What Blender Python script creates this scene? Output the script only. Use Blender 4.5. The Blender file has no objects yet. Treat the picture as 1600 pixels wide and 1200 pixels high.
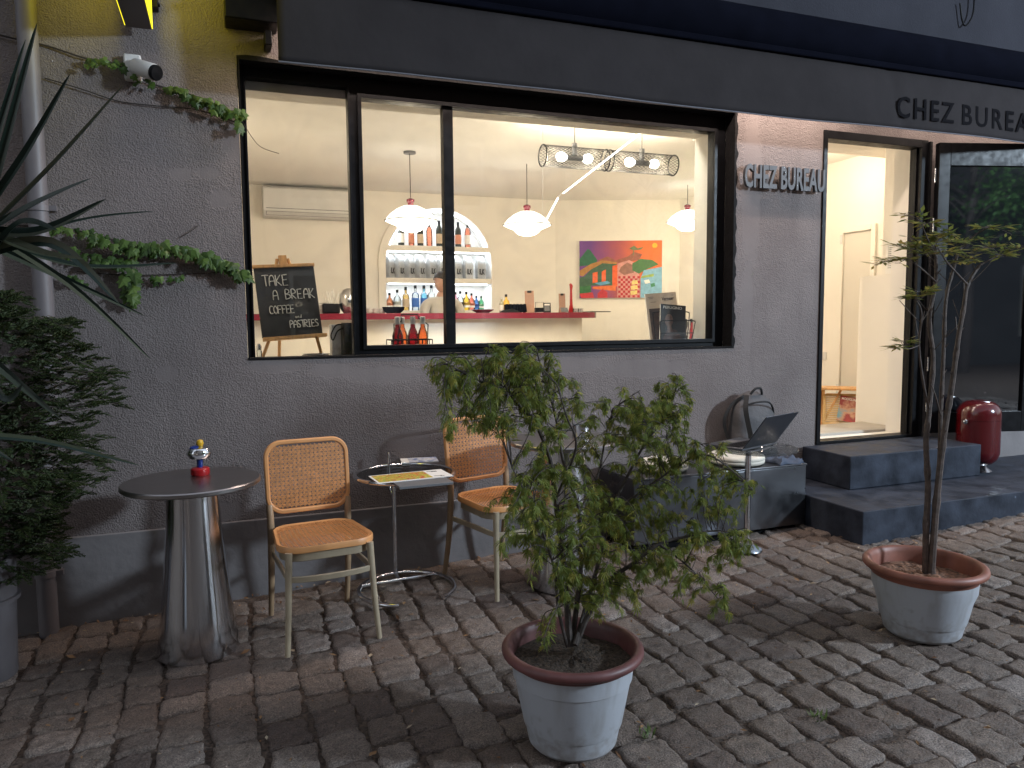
import bpy, bmesh, math, random
from mathutils import Vector, Matrix, Euler
R = math.radians
random.seed(7)
S = bpy.context.scene
COL = S.collection

# ------------------------------------------------------------------ camera
D, H = 4.09, 1.45                      # distance to the facade plane (y = 0), eye height
FPX = 1173.0                           # focal length in pixels of the 1600 px frame
YAW, PIT, ROL = R(20.91), R(4.91), R(-0.48)
_F = Vector((math.sin(YAW)*math.cos(PIT), math.cos(YAW)*math.cos(PIT), -math.sin(PIT)))
_X = Vector((math.cos(YAW), -math.sin(YAW), 0))
_Y = _X.cross(_F)
_c, _s = math.cos(ROL), math.sin(ROL)
_R, _U = _c*_X+_s*_Y, -_s*_X+_c*_Y
CAM = Vector((0, -D, H))
cd = bpy.data.cameras.new('camera')
cd.sensor_width = 36; cd.lens = FPX/1600*36; cd.clip_start = .02; cd.clip_end = 600
cam = bpy.data.objects.new('camera', cd); COL.objects.link(cam)
M = Matrix((( _R.x, _U.x, -_F.x), (_R.y, _U.y, -_F.y), (_R.z, _U.z, -_F.z))).to_4x4()
M.translation = CAM
cam.matrix_world = M
S.camera = cam

# ------------------------------------------------------------------ world, sun, exposure
w = bpy.data.worlds.new('World'); S.world = w; w.use_nodes = True
nt = w.node_tree
bg = nt.nodes['Background']; bg.inputs['Strength'].default_value = 0.15
sky = nt.nodes.new('ShaderNodeTexSky'); sky.sky_type = 'NISHITA'; sky.sun_disc = False
sky.sun_elevation = R(2.0); sky.sun_rotation = R(-20); sky.altitude = 100; sky.air_density = 1.0; sky.ozone_density = 3.0
hs = nt.nodes.new('ShaderNodeHueSaturation'); hs.inputs['Saturation'].default_value = .28   # town haze greys the dusk sky
nt.links.new(sky.outputs['Color'], hs.inputs['Color']); nt.links.new(hs.outputs['Color'], bg.inputs['Color'])
sl = bpy.data.lights.new('sun', 'SUN'); sl.energy = 0.05; sl.angle = R(10); sl.color = (1.0, .86, .72)
sun = bpy.data.objects.new('sun', sl); COL.objects.link(sun)
sun.rotation_euler = (R(88), 0, R(180+20)); sun.location = (0, 20, 8)   # the sun has set behind the house
S.view_settings.view_transform = 'Standard'; S.view_settings.look = 'None'
S.view_settings.exposure = 3.0; S.view_settings.gamma = 1.0
S.cycles.max_bounces = 8; S.cycles.transparent_max_bounces = 24
S.cycles.use_denoising = True
S.cycles.caustics_reflective = False; S.cycles.caustics_refractive = False
S.cycles.sample_clamp_indirect = 6.0

def pix(px, py):
    return _F+(px-800)/FPX*_R-(py-600)/FPX*_U
def at(px, py, Y):                     # the world point seen at a pixel, on the plane y = Y
    d = pix(px, py); return CAM+d*((Y+D)/d.y)
def atz(px, py, Z):
    d = pix(px, py); return CAM+d*((Z-H)/d.z)
def atx(px, py, X):
    d = pix(px, py); return CAM+d*(X/d.x)
def gz(x): return .017+.04*x           # the street climbs to the right

# ------------------------------------------------------------------ materials
def nodes(name):
    m = bpy.data.materials.new(name); m.use_nodes = True
    return m, m.node_tree, m.node_tree.nodes, m.node_tree.links, m.node_tree.nodes['Principled BSDF']
def pm(name, col, rough=.5, metal=0, var=0.0, vs=14, bump=0.0, bs=80, emit=None, es=1, spec=.5, trans=0, alpha=1, coat=0, aniso=None, rvar=0):
    m, t, N, L, P = nodes(name)
    P.inputs['Base Color'].default_value = (*col, 1); P.inputs['Roughness'].default_value = rough
    P.inputs['Metallic'].default_value = metal; P.inputs['Specular IOR Level'].default_value = spec
    if trans: P.inputs['Transmission Weight'].default_value = trans
    if coat: P.inputs['Coat Weight'].default_value = coat
    if alpha < 1: P.inputs['Alpha'].default_value = alpha
    if emit: P.inputs['Emission Color'].default_value = (*emit, 1); P.inputs['Emission Strength'].default_value = es
    tc = N.new('ShaderNodeTexCoord')
    vec = tc.outputs['Object']
    if aniso:
        mp = N.new('ShaderNodeMapping'); mp.inputs['Scale'].default_value = aniso
        L.new(vec, mp.inputs['Vector']); vec = mp.outputs['Vector']
    if var or rvar:
        nz = N.new('ShaderNodeTexNoise'); nz.inputs['Scale'].default_value = vs; nz.inputs['Detail'].default_value = 5
        L.new(vec, nz.inputs['Vector'])
    if var:
        mx = N.new('ShaderNodeMix'); mx.data_type = 'RGBA'
        mx.inputs[6].default_value = (*[max(0, c*(1-var)) for c in col], 1)
        mx.inputs[7].default_value = (*[min(1, c*(1+var)) for c in col], 1)
        mr = N.new('ShaderNodeMapRange'); mr.inputs[1].default_value = .3; mr.inputs[2].default_value = .7
        L.new(nz.outputs['Fac'], mr.inputs[0]); L.new(mr.outputs[0], mx.inputs[0]); L.new(mx.outputs[2], P.inputs['Base Color'])
    if rvar:
        m2 = N.new('ShaderNodeMapRange'); m2.inputs[1].default_value = .3; m2.inputs[2].default_value = .7
        m2.inputs[3].default_value = max(.02, rough-rvar); m2.inputs[4].default_value = min(1, rough+rvar)
        L.new(nz.outputs['Fac'], m2.inputs[0]); L.new(m2.outputs[0], P.inputs['Roughness'])
    if bump:
        bz = N.new('ShaderNodeTexNoise'); bz.inputs['Scale'].default_value = bs; bz.inputs['Detail'].default_value = 4
        L.new(vec, bz.inputs['Vector'])
        b = N.new('ShaderNodeBump'); b.inputs['Strength'].default_value = 1; b.inputs['Distance'].default_value = bump
        L.new(bz.outputs['Fac'], b.inputs['Height']); L.new(b.outputs['Normal'], P.inputs['Normal'])
    return m
def glass_mat(name, tint=(1, 1, 1), refl=1.0, dust=0):
    m, t, N, L, P = nodes(name); N.remove(P)
    out = N['Material Output']
    tr = N.new('ShaderNodeBsdfTransparent'); tr.inputs[0].default_value = (*tint, 1)
    gl = N.new('ShaderNodeBsdfGlossy'); gl.inputs['Roughness'].default_value = .01
    fr = N.new('ShaderNodeFresnel'); fr.inputs[0].default_value = 1.45
    mu = N.new('ShaderNodeMath'); mu.operation = 'MULTIPLY'; mu.inputs[1].default_value = refl
    mx = N.new('ShaderNodeMixShader')
    L.new(fr.outputs[0], mu.inputs[0]); L.new(mu.outputs[0], mx.inputs[0]); L.new(tr.outputs[0], mx.inputs[1]); L.new(gl.outputs[0], mx.inputs[2])
    if dust:
        df = N.new('ShaderNodeBsdfDiffuse'); df.inputs[0].default_value = (.5, .5, .5, 1)
        g = N.new('ShaderNodeNewGeometry'); nz = N.new('ShaderNodeTexNoise'); nz.inputs['Scale'].default_value = 3.2; nz.inputs['Detail'].default_value = 7; nz.inputs['Distortion'].default_value = 1.2; L.new(g.outputs['Position'], nz.inputs['Vector'])
        mr = N.new('ShaderNodeMapRange'); mr.inputs[1].default_value = .42; mr.inputs[2].default_value = .75; mr.inputs[4].default_value = dust; L.new(nz.outputs['Fac'], mr.inputs[0])
        m2 = N.new('ShaderNodeMixShader'); L.new(mr.outputs[0], m2.inputs[0]); L.new(mx.outputs[0], m2.inputs[1]); L.new(df.outputs[0], m2.inputs[2]); mx = m2
    L.new(mx.outputs[0], out.inputs['Surface'])
    return m
def leaf_mat(name, c1, c2, c3=None, rough=.45, trans=.25):
    # one leaf material: colour differs from leaf to leaf (random per island), translucent blades
    m, t, N, L, P = nodes(name)
    g = N.new('ShaderNodeNewGeometry'); cr = N.new('ShaderNodeValToRGB')
    cr.color_ramp.elements[0].color = (*c1, 1); cr.color_ramp.elements[1].color = (*(c3 or c2), 1)
    if c3:
        e = cr.color_ramp.elements.new(.7); e.color = (*c2, 1)
    L.new(g.outputs['Random Per Island'], cr.inputs[0]); L.new(cr.outputs[0], P.inputs['Base Color'])
    P.inputs['Roughness'].default_value = rough; P.inputs['Specular IOR Level'].default_value = .35
    tl = N.new('ShaderNodeBsdfTranslucent'); L.new(cr.outputs[0], tl.inputs[0])
    mx = N.new('ShaderNodeMixShader'); mx.inputs[0].default_value = trans
    L.new(P.outputs[0], mx.inputs[1]); L.new(tl.outputs[0], mx.inputs[2]); L.new(mx.outputs[0], N['Material Output'].inputs['Surface'])
    return m

def stucco():
    m, t, N, L, P = nodes('stucco')
    geo = N.new('ShaderNodeNewGeometry'); pos = geo.outputs['Position']
    def noise(s, d=3, r=.55):
        n = N.new('ShaderNodeTexNoise'); n.inputs['Scale'].default_value = s; n.inputs['Detail'].default_value = d; n.inputs['Roughness'].default_value = r
        L.new(pos, n.inputs['Vector']); return n.outputs['Fac']
    def math_(op, a, b=None, clamp=False):
        n = N.new('ShaderNodeMath'); n.operation = op; n.use_clamp = clamp
        for i, v in enumerate((a, b)):
            if v is None: continue
            if isinstance(v, (int, float)): n.inputs[i].default_value = v
            else: L.new(v, n.inputs[i])
        return n.outputs[0]
    # smooth trowelled patches (repairs), each an ellipse with a ragged edge
    sep = N.new('ShaderNodeSeparateXYZ'); L.new(pos, sep.inputs[0])
    rag = noise(26, 4)
    mask = None
    def patch(cx, cz, rx, rz):
        nonlocal mask
        a = math_('DIVIDE', math_('SUBTRACT', sep.outputs[0], cx), rx); b = math_('DIVIDE', math_('SUBTRACT', sep.outputs[2], cz), rz)
        d = math_('SQRT', math_('ADD', math_('MULTIPLY', a, a), math_('MULTIPLY', b, b)))
        d = math_('ADD', d, math_('MULTIPLY', math_('SUBTRACT', rag, .5), 1.1))
        k = math_('MULTIPLY', math_('SUBTRACT', 1.12, d), 5.0, True)
        mask = k if mask is None else math_('MAXIMUM', mask, k)
    for px, py, rx, rz in ((283, 272, .055, .03), (325, 270, .055, .03), (345, 310, .06, .045), (262, 583, .05, .04), (365, 225, .05, .09), (520, 578, .12, .04), (430, 572, .14, .035), (600, 585, .2, .045),
                           (1010, 575, .3, .06), (880, 570, .3, .05), (740, 575, .2, .05), (1175, 300, .08, .5), (1168, 480, .05, .3), (640, 690, .12, .06), (345, 800, .12, .05)):
        c = at(px, py, 0); patch(c.x, c.z, rx, rz)
    grain = noise(120, 2, .6); coarse = noise(42, 3); big = noise(2.2, 4)
    h = math_('ADD', math_('MULTIPLY', grain, .75), math_('MULTIPLY', coarse, .5))
    h = math_('MULTIPLY', h, math_('SUBTRACT', 1.0, math_('MULTIPLY', mask, .85)))
    h = math_('ADD', h, math_('MULTIPLY', mask, .45))
    b = N.new('ShaderNodeBump'); b.inputs['Strength'].default_value = 1.0; b.inputs['Distance'].default_value = .011
    L.new(h, b.inputs['Height']); L.new(b.outputs['Normal'], P.inputs['Normal'])
    mx = N.new('ShaderNodeMix'); mx.data_type = 'RGBA'
    mx.inputs[6].default_value = (.160, .136, .131, 1); mx.inputs[7].default_value = (.226, .195, .187, 1)
    mr = N.new('ShaderNodeMapRange'); mr.inputs[1].default_value = .33; mr.inputs[2].default_value = .68; L.new(big, mr.inputs[0])
    mp = N.new('ShaderNodeMapping'); mp.inputs['Scale'].default_value = (7, 1, .5); L.new(pos, mp.inputs['Vector'])
    st = N.new('ShaderNodeTexNoise'); st.inputs['Scale'].default_value = 1.6; st.inputs['Detail'].default_value = 5; L.new(mp.outputs[0], st.inputs['Vector'])
    sr = N.new('ShaderNodeMapRange'); sr.inputs[1].default_value = .52; sr.inputs[2].default_value = .72; sr.inputs[3].default_value = 1.0; sr.inputs[4].default_value = .90; L.new(st.outputs['Fac'], sr.inputs[0])
    L.new(math_('ADD', math_('MULTIPLY', mr.outputs[0], .7), math_('MULTIPLY', math_('SUBTRACT', grain, .35), .7)), mx.inputs[0])
    vs_ = N.new('ShaderNodeVectorMath'); vs_.operation = 'SCALE'; L.new(mx.outputs[2], vs_.inputs[0]); L.new(sr.outputs[0], vs_.inputs['Scale'])
    L.new(vs_.outputs[0], P.inputs['Base Color'])
    P.inputs['Roughness'].default_value = .85; P.inputs['Specular IOR Level'].default_value = .2
    return m

MT = {}
def T(k): return MT[k]
MT['stucco'] = stucco()
MT['plinth'] = pm('plinth_paint', (.165, .150, .150), .75, var=.16, vs=3.5, bump=.002, bs=30)
MT['upper'] = pm('upper_wall_paint', (.034, .034, .042), .9, spec=.1, var=.12, vs=3, bump=.003, bs=90)
MT['black'] = pm('black_aluminium', (.004, .004, .005), .42, 0, var=.2, vs=25, rvar=.08, spec=.16)
MT['blackrough'] = pm('black_brushed_paint', (.007, .0065, .007), .7, var=.3, vs=18, spec=.15, bump=.003, bs=70)
MT['glass'] = glass_mat('window_glass', (.97, .985, .98), 1.0, .05)
MT['cleartab'] = glass_mat('clear_table_glass', (.96, .98, .98), .8)
MT['tabglass'] = glass_mat('smoked_table_glass', (.72, .76, .76), 1.2)
MT['inner'] = pm('interior_paint', (.80, .76, .69), .8, var=.03, vs=2)
MT['ceil'] = pm('ceiling_paint', (.82, .80, .76), .85, var=.02, vs=2)
MT['floor'] = pm('screed_floor', (.42, .38, .33), .55, var=.15, vs=4)
MT['white'] = pm('white_plastic', (.62, .61, .59), .45, var=.03)
MT['concrete'] = pm('sealed_concrete', (.034, .039, .052), .55, spec=.1, var=.5, vs=7, bump=.002, bs=40, rvar=.12)
MT['steel'] = pm('brushed_steel', (.60, .60, .62), .2, 1, var=.10, vs=14, aniso=(1, 1, .02), rvar=.06)
def brushed():
    m = pm('drawn_steel', (.66, .66, .68), .13, 1, rvar=.02, vs=14, aniso=(1, 1, .02))
    N, L, P = m.node_tree.nodes, m.node_tree.links, m.node_tree.nodes['Principled BSDF']
    tg = N.new('ShaderNodeTangent'); tg.direction_type = 'RADIAL'; tg.axis = 'Z'; L.new(tg.outputs[0], P.inputs['Tangent'])
    P.inputs['Anisotropic'].default_value = .93; P.inputs['Anisotropic Rotation'].default_value = .25
    return m
MT['drawn'] = brushed()
MT['steelflat'] = pm('worn_steel_sheet', (.14, .143, .155), .34, 1, var=.12, vs=6, rvar=.10)
MT['steeltop'] = pm('brushed_steel_top', (.36, .335, .33), .3, 1, var=.02, vs=16, aniso=(.05, 1, 1), rvar=.02)
MT['chrome'] = pm('chrome', (.75, .75, .77), .07, 1)
MT['cane'] = pm('woven_cane', (.66, .29, .10), .55, var=.22, vs=60)
MT['canewood'] = pm('bentwood_beech', (.60, .28, .105), .42, var=.18, vs=9, aniso=(1, 1, .3))
MT['legpaint'] = pm('pale_lacquered_beech', (.36, .29, .20), .4, var=.12, vs=12)
MT['terracotta'] = pm('terracotta_plastic', (.24, .088, .058), .5, var=.3, vs=10)
MT['potwhite'] = pm('white_pot_plastic', (.55, .56, .60), .5, var=.08, vs=8, rvar=.08)
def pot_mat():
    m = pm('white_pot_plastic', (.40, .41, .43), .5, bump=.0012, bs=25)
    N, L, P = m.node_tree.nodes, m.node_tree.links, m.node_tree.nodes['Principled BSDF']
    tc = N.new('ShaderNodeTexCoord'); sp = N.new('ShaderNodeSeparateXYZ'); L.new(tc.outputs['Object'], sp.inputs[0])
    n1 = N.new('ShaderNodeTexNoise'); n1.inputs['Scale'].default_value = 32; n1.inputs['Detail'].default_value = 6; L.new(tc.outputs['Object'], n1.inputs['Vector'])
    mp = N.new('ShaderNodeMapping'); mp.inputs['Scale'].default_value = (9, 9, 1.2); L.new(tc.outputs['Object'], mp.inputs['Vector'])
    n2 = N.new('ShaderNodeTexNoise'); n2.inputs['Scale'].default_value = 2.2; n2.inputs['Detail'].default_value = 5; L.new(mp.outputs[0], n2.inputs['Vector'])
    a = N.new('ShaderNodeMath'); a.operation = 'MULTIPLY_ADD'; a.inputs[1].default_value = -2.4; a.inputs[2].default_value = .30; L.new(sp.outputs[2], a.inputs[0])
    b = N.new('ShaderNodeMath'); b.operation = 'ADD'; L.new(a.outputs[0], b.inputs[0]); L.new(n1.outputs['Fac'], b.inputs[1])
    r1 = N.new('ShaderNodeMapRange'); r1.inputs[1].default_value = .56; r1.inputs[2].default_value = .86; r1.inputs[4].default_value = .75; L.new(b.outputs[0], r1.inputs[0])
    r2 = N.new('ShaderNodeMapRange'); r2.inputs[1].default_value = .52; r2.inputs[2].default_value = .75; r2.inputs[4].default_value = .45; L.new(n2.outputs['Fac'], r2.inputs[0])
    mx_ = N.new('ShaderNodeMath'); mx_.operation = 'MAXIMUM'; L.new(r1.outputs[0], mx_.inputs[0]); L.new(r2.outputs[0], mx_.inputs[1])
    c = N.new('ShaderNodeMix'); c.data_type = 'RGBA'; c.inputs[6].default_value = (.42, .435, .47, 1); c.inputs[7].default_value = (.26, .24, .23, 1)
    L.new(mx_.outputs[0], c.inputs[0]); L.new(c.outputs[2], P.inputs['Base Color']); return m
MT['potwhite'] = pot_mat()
MT['purplerim'] = pm('weathered_maroon_plastic', (.125, .045, .042), .5, var=.35, vs=9)
MT['soil'] = pm('potting_soil', (.05, .034, .024), .95, var=.8, vs=90, bump=.012, bs=120)
MT['bark'] = pm('dark_bark', (.055, .042, .036), .8, var=.4, vs=60, bump=.002, bs=150)
MT['red'] = pm('red_enamel', (.07, .002, .004), .2, 0, coat=.35)
MT['redtop'] = pm('red_counter_laminate', (.20, .016, .034), .22, var=.05)
MT['text'] = pm('dark_lettering', (.005, .0045, .006), .8, spec=.05)
MT['awning'] = pm('awning_cloth', (.038, .034, .035), .95, spec=0, var=.08, vs=5, bump=.002, bs=14)
MT['hem'] = pm('awning_hem', (.13, .13, .15), .8)
MT['navy'] = pm('dark_navy_acrylic', (.0035, .004, .008), .95, spec=.03, var=.2, vs=6)
MT['pipe'] = pm('painted_pipe', (.14, .125, .13), .5, var=.10, vs=7)
MT['paper'] = pm('paper', (.78, .76, .72), .6)
MT['darkpaper'] = pm('black_paper', (.02, .018, .018), .35)
MT['wood'] = pm('pine_wood', (.66, .36, .14), .5, var=.2, vs=10, aniso=(6, 1, 1))
MT['traywood'] = pm('pale_slat_wood', (.60, .40, .17), .5, var=.12, vs=14)
MT['slate'] = pm('chalkboard', (.022, .021, .022), .6, var=.5, vs=7)
MT['chalk'] = pm('chalk', (.78, .76, .72), .9)
MT['skin'] = pm('skin', (.50, .30, .22), .5, var=.06)
MT['hair'] = pm('dark_hair', (.03, .022, .018), .6, var=.3, vs=80)
MT['shirt'] = pm('pale_grey_cotton', (.50, .47, .42), .85, var=.05, bump=.004, bs=30)
MT['lampwhite'] = pm('opal_glass_lit', (.9, .85, .78), .3, emit=(1, .93, .80), es=.45)
MT['bulb'] = pm('bulb_lit', (1, .95, .85), .3, emit=(1, .93, .80), es=4)
MT['led'] = pm('led_strip_lit', (1, 1, 1), .4, emit=(.88, .94, 1), es=1.6)
MT['nicheinner'] = pm('niche_white', (.82, .83, .84), .6)
MT['yellow'] = pm('yellow_sign_face_lit', (.8, .65, .02), .4, emit=(1.0, .86, .02), es=.2)
MT['brownsign'] = pm('sign_body', (.09, .07, .065), .5)
MT['grey'] = pm('mid_grey_plastic', (.14, .14, .145), .5)

# ------------------------------------------------------------------ mesh helpers
class MB:
    def __init__(s): s.v = []; s.f = []; s.mi = []
    def add(s, vs, fs, mi=0):
        o = len(s.v); s.v += [tuple(v) for v in vs]; s.f += [tuple(i+o for i in f) for f in fs]; s.mi += [mi]*len(fs); return s
    def box(s, c, d, rot=None, mi=0):
        x, y, z = d[0]/2, d[1]/2, d[2]/2
        vs = [Vector((a*x, b*y, e*z)) for a in (-1, 1) for b in (-1, 1) for e in (-1, 1)]
        if rot is not None:
            mm = rot if isinstance(rot, Matrix) else Euler(rot).to_matrix()
            vs = [mm@v for v in vs]
        c = Vector(c)
        return s.add([v+c for v in vs], [(0, 1, 3, 2), (4, 6, 7, 5), (0, 4, 5, 1), (2, 3, 7, 6), (0, 2, 6, 4), (1, 5, 7, 3)], mi)
    def span(s, a, b, mi=0):
        a = Vector(a); b = Vector(b); return s.box((a+b)/2, [abs(q) for q in (b-a)], None, mi)
    def tube(s, pts, r, n=8, closed=False, cap=True, mi=0):
        pts = [Vector(p) for p in pts]; k = len(pts)
        rs = r if isinstance(r, (list, tuple)) else [r]*k
        vs = []; fs = []
        up = None
        for i, p in enumerate(pts):
            if closed: t = pts[(i+1) % k]-pts[i-1]
            else: t = pts[min(i+1, k-1)]-pts[max(i-1, 0)]
            if t.length < 1e-9: t = Vector((0, 0, 1))
            t.normalize()
            if up is None:
                up = Vector((0, 0, 1)) if abs(t.z) < .9 else Vector((1, 0, 0))
            up = (up-t*up.dot(t))
            if up.length < 1e-6: up = t.orthogonal()
            up.normalize(); sd = t.cross(up)
            for j in range(n):
                a = 2*math.pi*j/n; vs.append(p+(up*math.cos(a)+sd*math.sin(a))*rs[i])
        for i in range(k if closed else k-1):
            for j in range(n):
                a = i*n+j; b = i*n+(j+1) % n; c = ((i+1) % k)*n+(j+1) % n; d = ((i+1) % k)*n+j
                fs.append((a, d, c, b))
        if cap and not closed:
            fs.append(tuple(range(n))); fs.append(tuple((k-1)*n+j for j in reversed(range(n))))
        return s.add(vs, fs, mi)
    def lathe(s, prof, n=28, c=(0, 0, 0), mi=0, rot=None, sx=1, sy=1, caps=True):
        c = Vector(c); vs = []; fs = []; k = len(prof)
        for (r, z) in prof:
            for j in range(n):
                a = 2*math.pi*j/n; p = Vector((r*math.cos(a)*sx, r*math.sin(a)*sy, z))
                vs.append((rot@p if rot else p)+c)
        for i in range(k-1):
            for j in range(n):
                fs.append((i*n+j, i*n+(j+1) % n, (i+1)*n+(j+1) % n, (i+1)*n+j))
        if caps and prof[0][0] > 1e-4: fs.append(tuple(reversed(range(n))))
        if caps and prof[-1][0] > 1e-4: fs.append(tuple((k-1)*n+j for j in range(n)))
        return s.add(vs, fs, mi)
    def prism(s, poly, f, d, mi=0):
        # poly: 2-D outline; f(u, v, w) -> point; extruded from w = 0 to w = d
        n = len(poly)
        vs = [f(u, v, 0) for u, v in poly]+[f(u, v, d) for u, v in poly]
        fs = [tuple(range(n)), tuple(n+j for j in reversed(range(n)))]+[(i, n+i, n+(i+1) % n, (i+1) % n) for i in range(n)]
        return s.add(vs, fs, mi)
    def quad(s, a, b, c, d, mi=0): return s.add([a, b, c, d], [(0, 1, 2, 3)], mi)
    def build(s, name, mat, parent=None, smooth=True, bevel=0, ang=38, fix=True):
        me = bpy.data.meshes.new(name); me.from_pydata(s.v, [], s.f); me.update()
        for m in (mat if isinstance(mat, (list, tuple)) else [mat]): me.materials.append(m)
        if any(s.mi): me.polygons.foreach_set('material_index', s.mi)
        if fix:
            bm = bmesh.new(); bm.from_mesh(me); bmesh.ops.recalc_face_normals(bm, faces=bm.faces); bm.to_mesh(me); bm.free()
        if smooth:
            me.shade_smooth(); me.set_sharp_from_angle(angle=R(ang))
        o = bpy.data.objects.new(name, me); COL.objects.link(o)
        if parent: o.parent = parent
        if bevel:
            b = o.modifiers.new('bevel', 'BEVEL'); b.width = bevel; b.segments = 2; b.limit_method = 'ANGLE'; b.angle_limit = R(40)
        return o
def thing(name, label, cat, loc=(0, 0, 0), rz=0, group=None):
    o = bpy.data.objects.new(name, None); COL.objects.link(o); o.empty_display_size = .1
    o.location = loc; o.rotation_euler = (0, 0, rz)
    return tag(o, label, cat, group)
def tag(o, label, cat, group=None):
    o['label'] = label; o['category'] = cat
    if group: o['group'] = group
    return o
def struct(o): o['kind'] = 'structure'; return o
def dup(root, loc, rz, label, group=None):
    r = root.copy(); COL.objects.link(r); r.location = loc; r.rotation_euler = (0, 0, rz); r['label'] = label
    if group: r['group'] = group
    for ch in list(root.children):
        c = ch.copy(); COL.objects.link(c); c.parent = r
        for g in ch.children:
            d = g.copy(); COL.objects.link(d); d.parent = c
    return r
def smooth_path(pts, n=6):
    pts = [Vector(p) for p in pts]; out = []
    for i in range(len(pts)-1):
        p0 = pts[max(i-1, 0)]; p1 = pts[i]; p2 = pts[i+1]; p3 = pts[min(i+2, len(pts)-1)]
        for k in range(n):
            t = k/n
            out.append(.5*((2*p1)+(p2-p0)*t+(2*p0-5*p1+4*p2-p3)*t*t+(3*p1-p0-3*p2+p3)*t**3))
    out.append(pts[-1]); return out
def text_mb(s, size, f, depth, bold=0.0, spacing=1.0, fit=None, per_letter=False):
    """lettering as solid mesh: f(u, v, w) maps the text plane to space; returns MB (or one MB per letter)"""
    cu = bpy.data.curves.new('lettering', 'FONT'); cu.body = s; cu.size = 1; cu.offset = bold; cu.space_character = spacing
    cu.extrude = .5; cu.resolution_u = 3
    o = bpy.data.objects.new('lettering', cu); COL.objects.link(o)
    dg = bpy.context.evaluated_depsgraph_get(); dg.update()
    me = bpy.data.meshes.new_from_object(o.evaluated_get(dg))
    vs = [v.co.copy() for v in me.vertices]; fs = [tuple(p.vertices) for p in me.polygons]
    bpy.data.objects.remove(o); bpy.data.curves.remove(cu); bpy.data.meshes.remove(me)
    x0 = min(v.x for v in vs); x1 = max(v.x for v in vs); y0 = min(v.y for v in vs); y1 = max(v.y for v in vs)
    wd, ht = fit if fit else (size*(x1-x0)/(y1-y0), size)
    P = [f((v.x-x0)/(x1-x0)*wd, (v.y-y0)/(y1-y0)*ht, (v.z+.5)*depth) for v in vs]
    if not per_letter:
        return MB().add(P, fs)
    par = list(range(len(vs)))
    def find(a):
        while par[a] != a: par[a] = par[par[a]]; a = par[a]
        return a
    for fc in fs:
        for a in fc[1:]: par[find(a)] = find(fc[0])
    groups = {}
    for fc in fs: groups.setdefault(find(fc[0]), []).append(fc)
    ext = []
    for g in groups.values():
        ids = sorted({i for fc in g for i in fc}); xs = [vs[i].x for i in ids]; ext.append([min(xs), max(xs), ids, g])
    ext.sort(key=lambda e: e[0]); out = []
    for x0_, x1_, ids, g in ext:
        idx = {i: k for k, i in enumerate(ids)}
        out.append(MB().add([P[i] for i in ids], [tuple(idx[i] for i in fc) for fc in g]))
    return out
STROKE = {'T': [[(0, 1), (.7, 1)], [(.33, 1), (.35, 0)]], 'A': [[(0, 0), (.06, .75), (.3, 1), (.52, .75), (.6, 0)], [(.03, .42), (.6, .45)]],
 'K': [[(0, 1), (.02, 0)], [(.5, 1), (.04, .45), (.55, 0)]], 'E': [[(.5, 1), (0, .98), (.02, 0), (.52, .02)], [(.02, .5), (.42, .52)]],
 'B': [[(0, 0), (0, 1), (.38, .95), (.42, .7), (.05, .53), (.45, .45), (.5, .15), (0, 0)]], 'R': [[(0, 0), (0, 1), (.4, .95), (.45, .65), (.04, .5), (.5, 0)]],
 'C': [[(.5, .9), (.25, 1), (.05, .8), (0, .4), (.15, .05), (.5, .08)]], 'O': [[(.28, 1), (.05, .8), (0, .4), (.2, 0), (.45, .15), (.52, .6), (.28, 1)]],
 'F': [[(.5, 1), (0, .98), (.02, 0)], [(.02, .52), (.42, .54)]], 'P': [[(0, 0), (0, 1), (.4, .97), (.45, .65), (.03, .5)]],
 'S': [[(.48, .9), (.25, 1), (.03, .8), (.2, .55), (.45, .35), (.38, .05), (.02, .08)]], 'I': [[(.2, 1), (.22, 0)], [(.02, 1), (.4, 1)], [(.02, 0), (.42, 0)]],
 'a': [[(.45, .5), (.15, .55), (.03, .2), (.3, .05), (.45, .5), (.5, .0)]], 'n': [[(0, .55), (.03, 0)], [(.03, .4), (.25, .55), (.4, .4), (.42, 0)]],
 'd': [[(.45, 1), (.45, 0)], [(.45, .45), (.1, .5), (.05, .1), (.45, .1)]], ' ': []}
def strokes(mb, s, f, x, y, size, r, adv=.85):
    for ch in s:
        for st in STROKE[ch]:
            pts = smooth_path([(a*size*.85+x, b*size+y, 0) for a, b in st], 3) if len(st) > 2 and ch in 'AOCSPRBand' else [Vector((a*size*.85+x, b*size+y, 0)) for a, b in st]
            mb.tube([f(p.x, p.y) for p in pts], r, 5)
        x += adv*size if ch != ' ' else .5*size
    return x

# ================================================================== GROUND
YB = 4.8                                            # back wall of the room
FL = .40                                            # interior floor level
CE = at(560, 297, YB).z                             # ceiling level
def ground_material():
    m, t, N, L, P = nodes('joint_earth')
    g = N.new('ShaderNodeNewGeometry')
    n1 = N.new('ShaderNodeTexNoise'); n1.inputs['Scale'].default_value = 70; n1.inputs['Detail'].default_value = 6; L.new(g.outputs['Position'], n1.inputs['Vector'])
    cr = N.new('ShaderNodeValToRGB'); cr.color_ramp.elements[0].position = .35; cr.color_ramp.elements[1].position = .7
    cr.color_ramp.elements[0].color = (.03, .021, .016, 1); cr.color_ramp.elements[1].color = (.13, .09, .068, 1)
    L.new(n1.outputs['Fac'], cr.inputs[0]); L.new(cr.outputs[0], P.inputs['Base Color'])
    b = N.new('ShaderNodeBump'); b.inputs['Distance'].default_value = .012; L.new(n1.outputs['Fac'], b.inputs['Height']); L.new(b.outputs['Normal'], P.inputs['Normal'])
    P.inputs['Roughness'].default_value = .9
    return m
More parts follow.
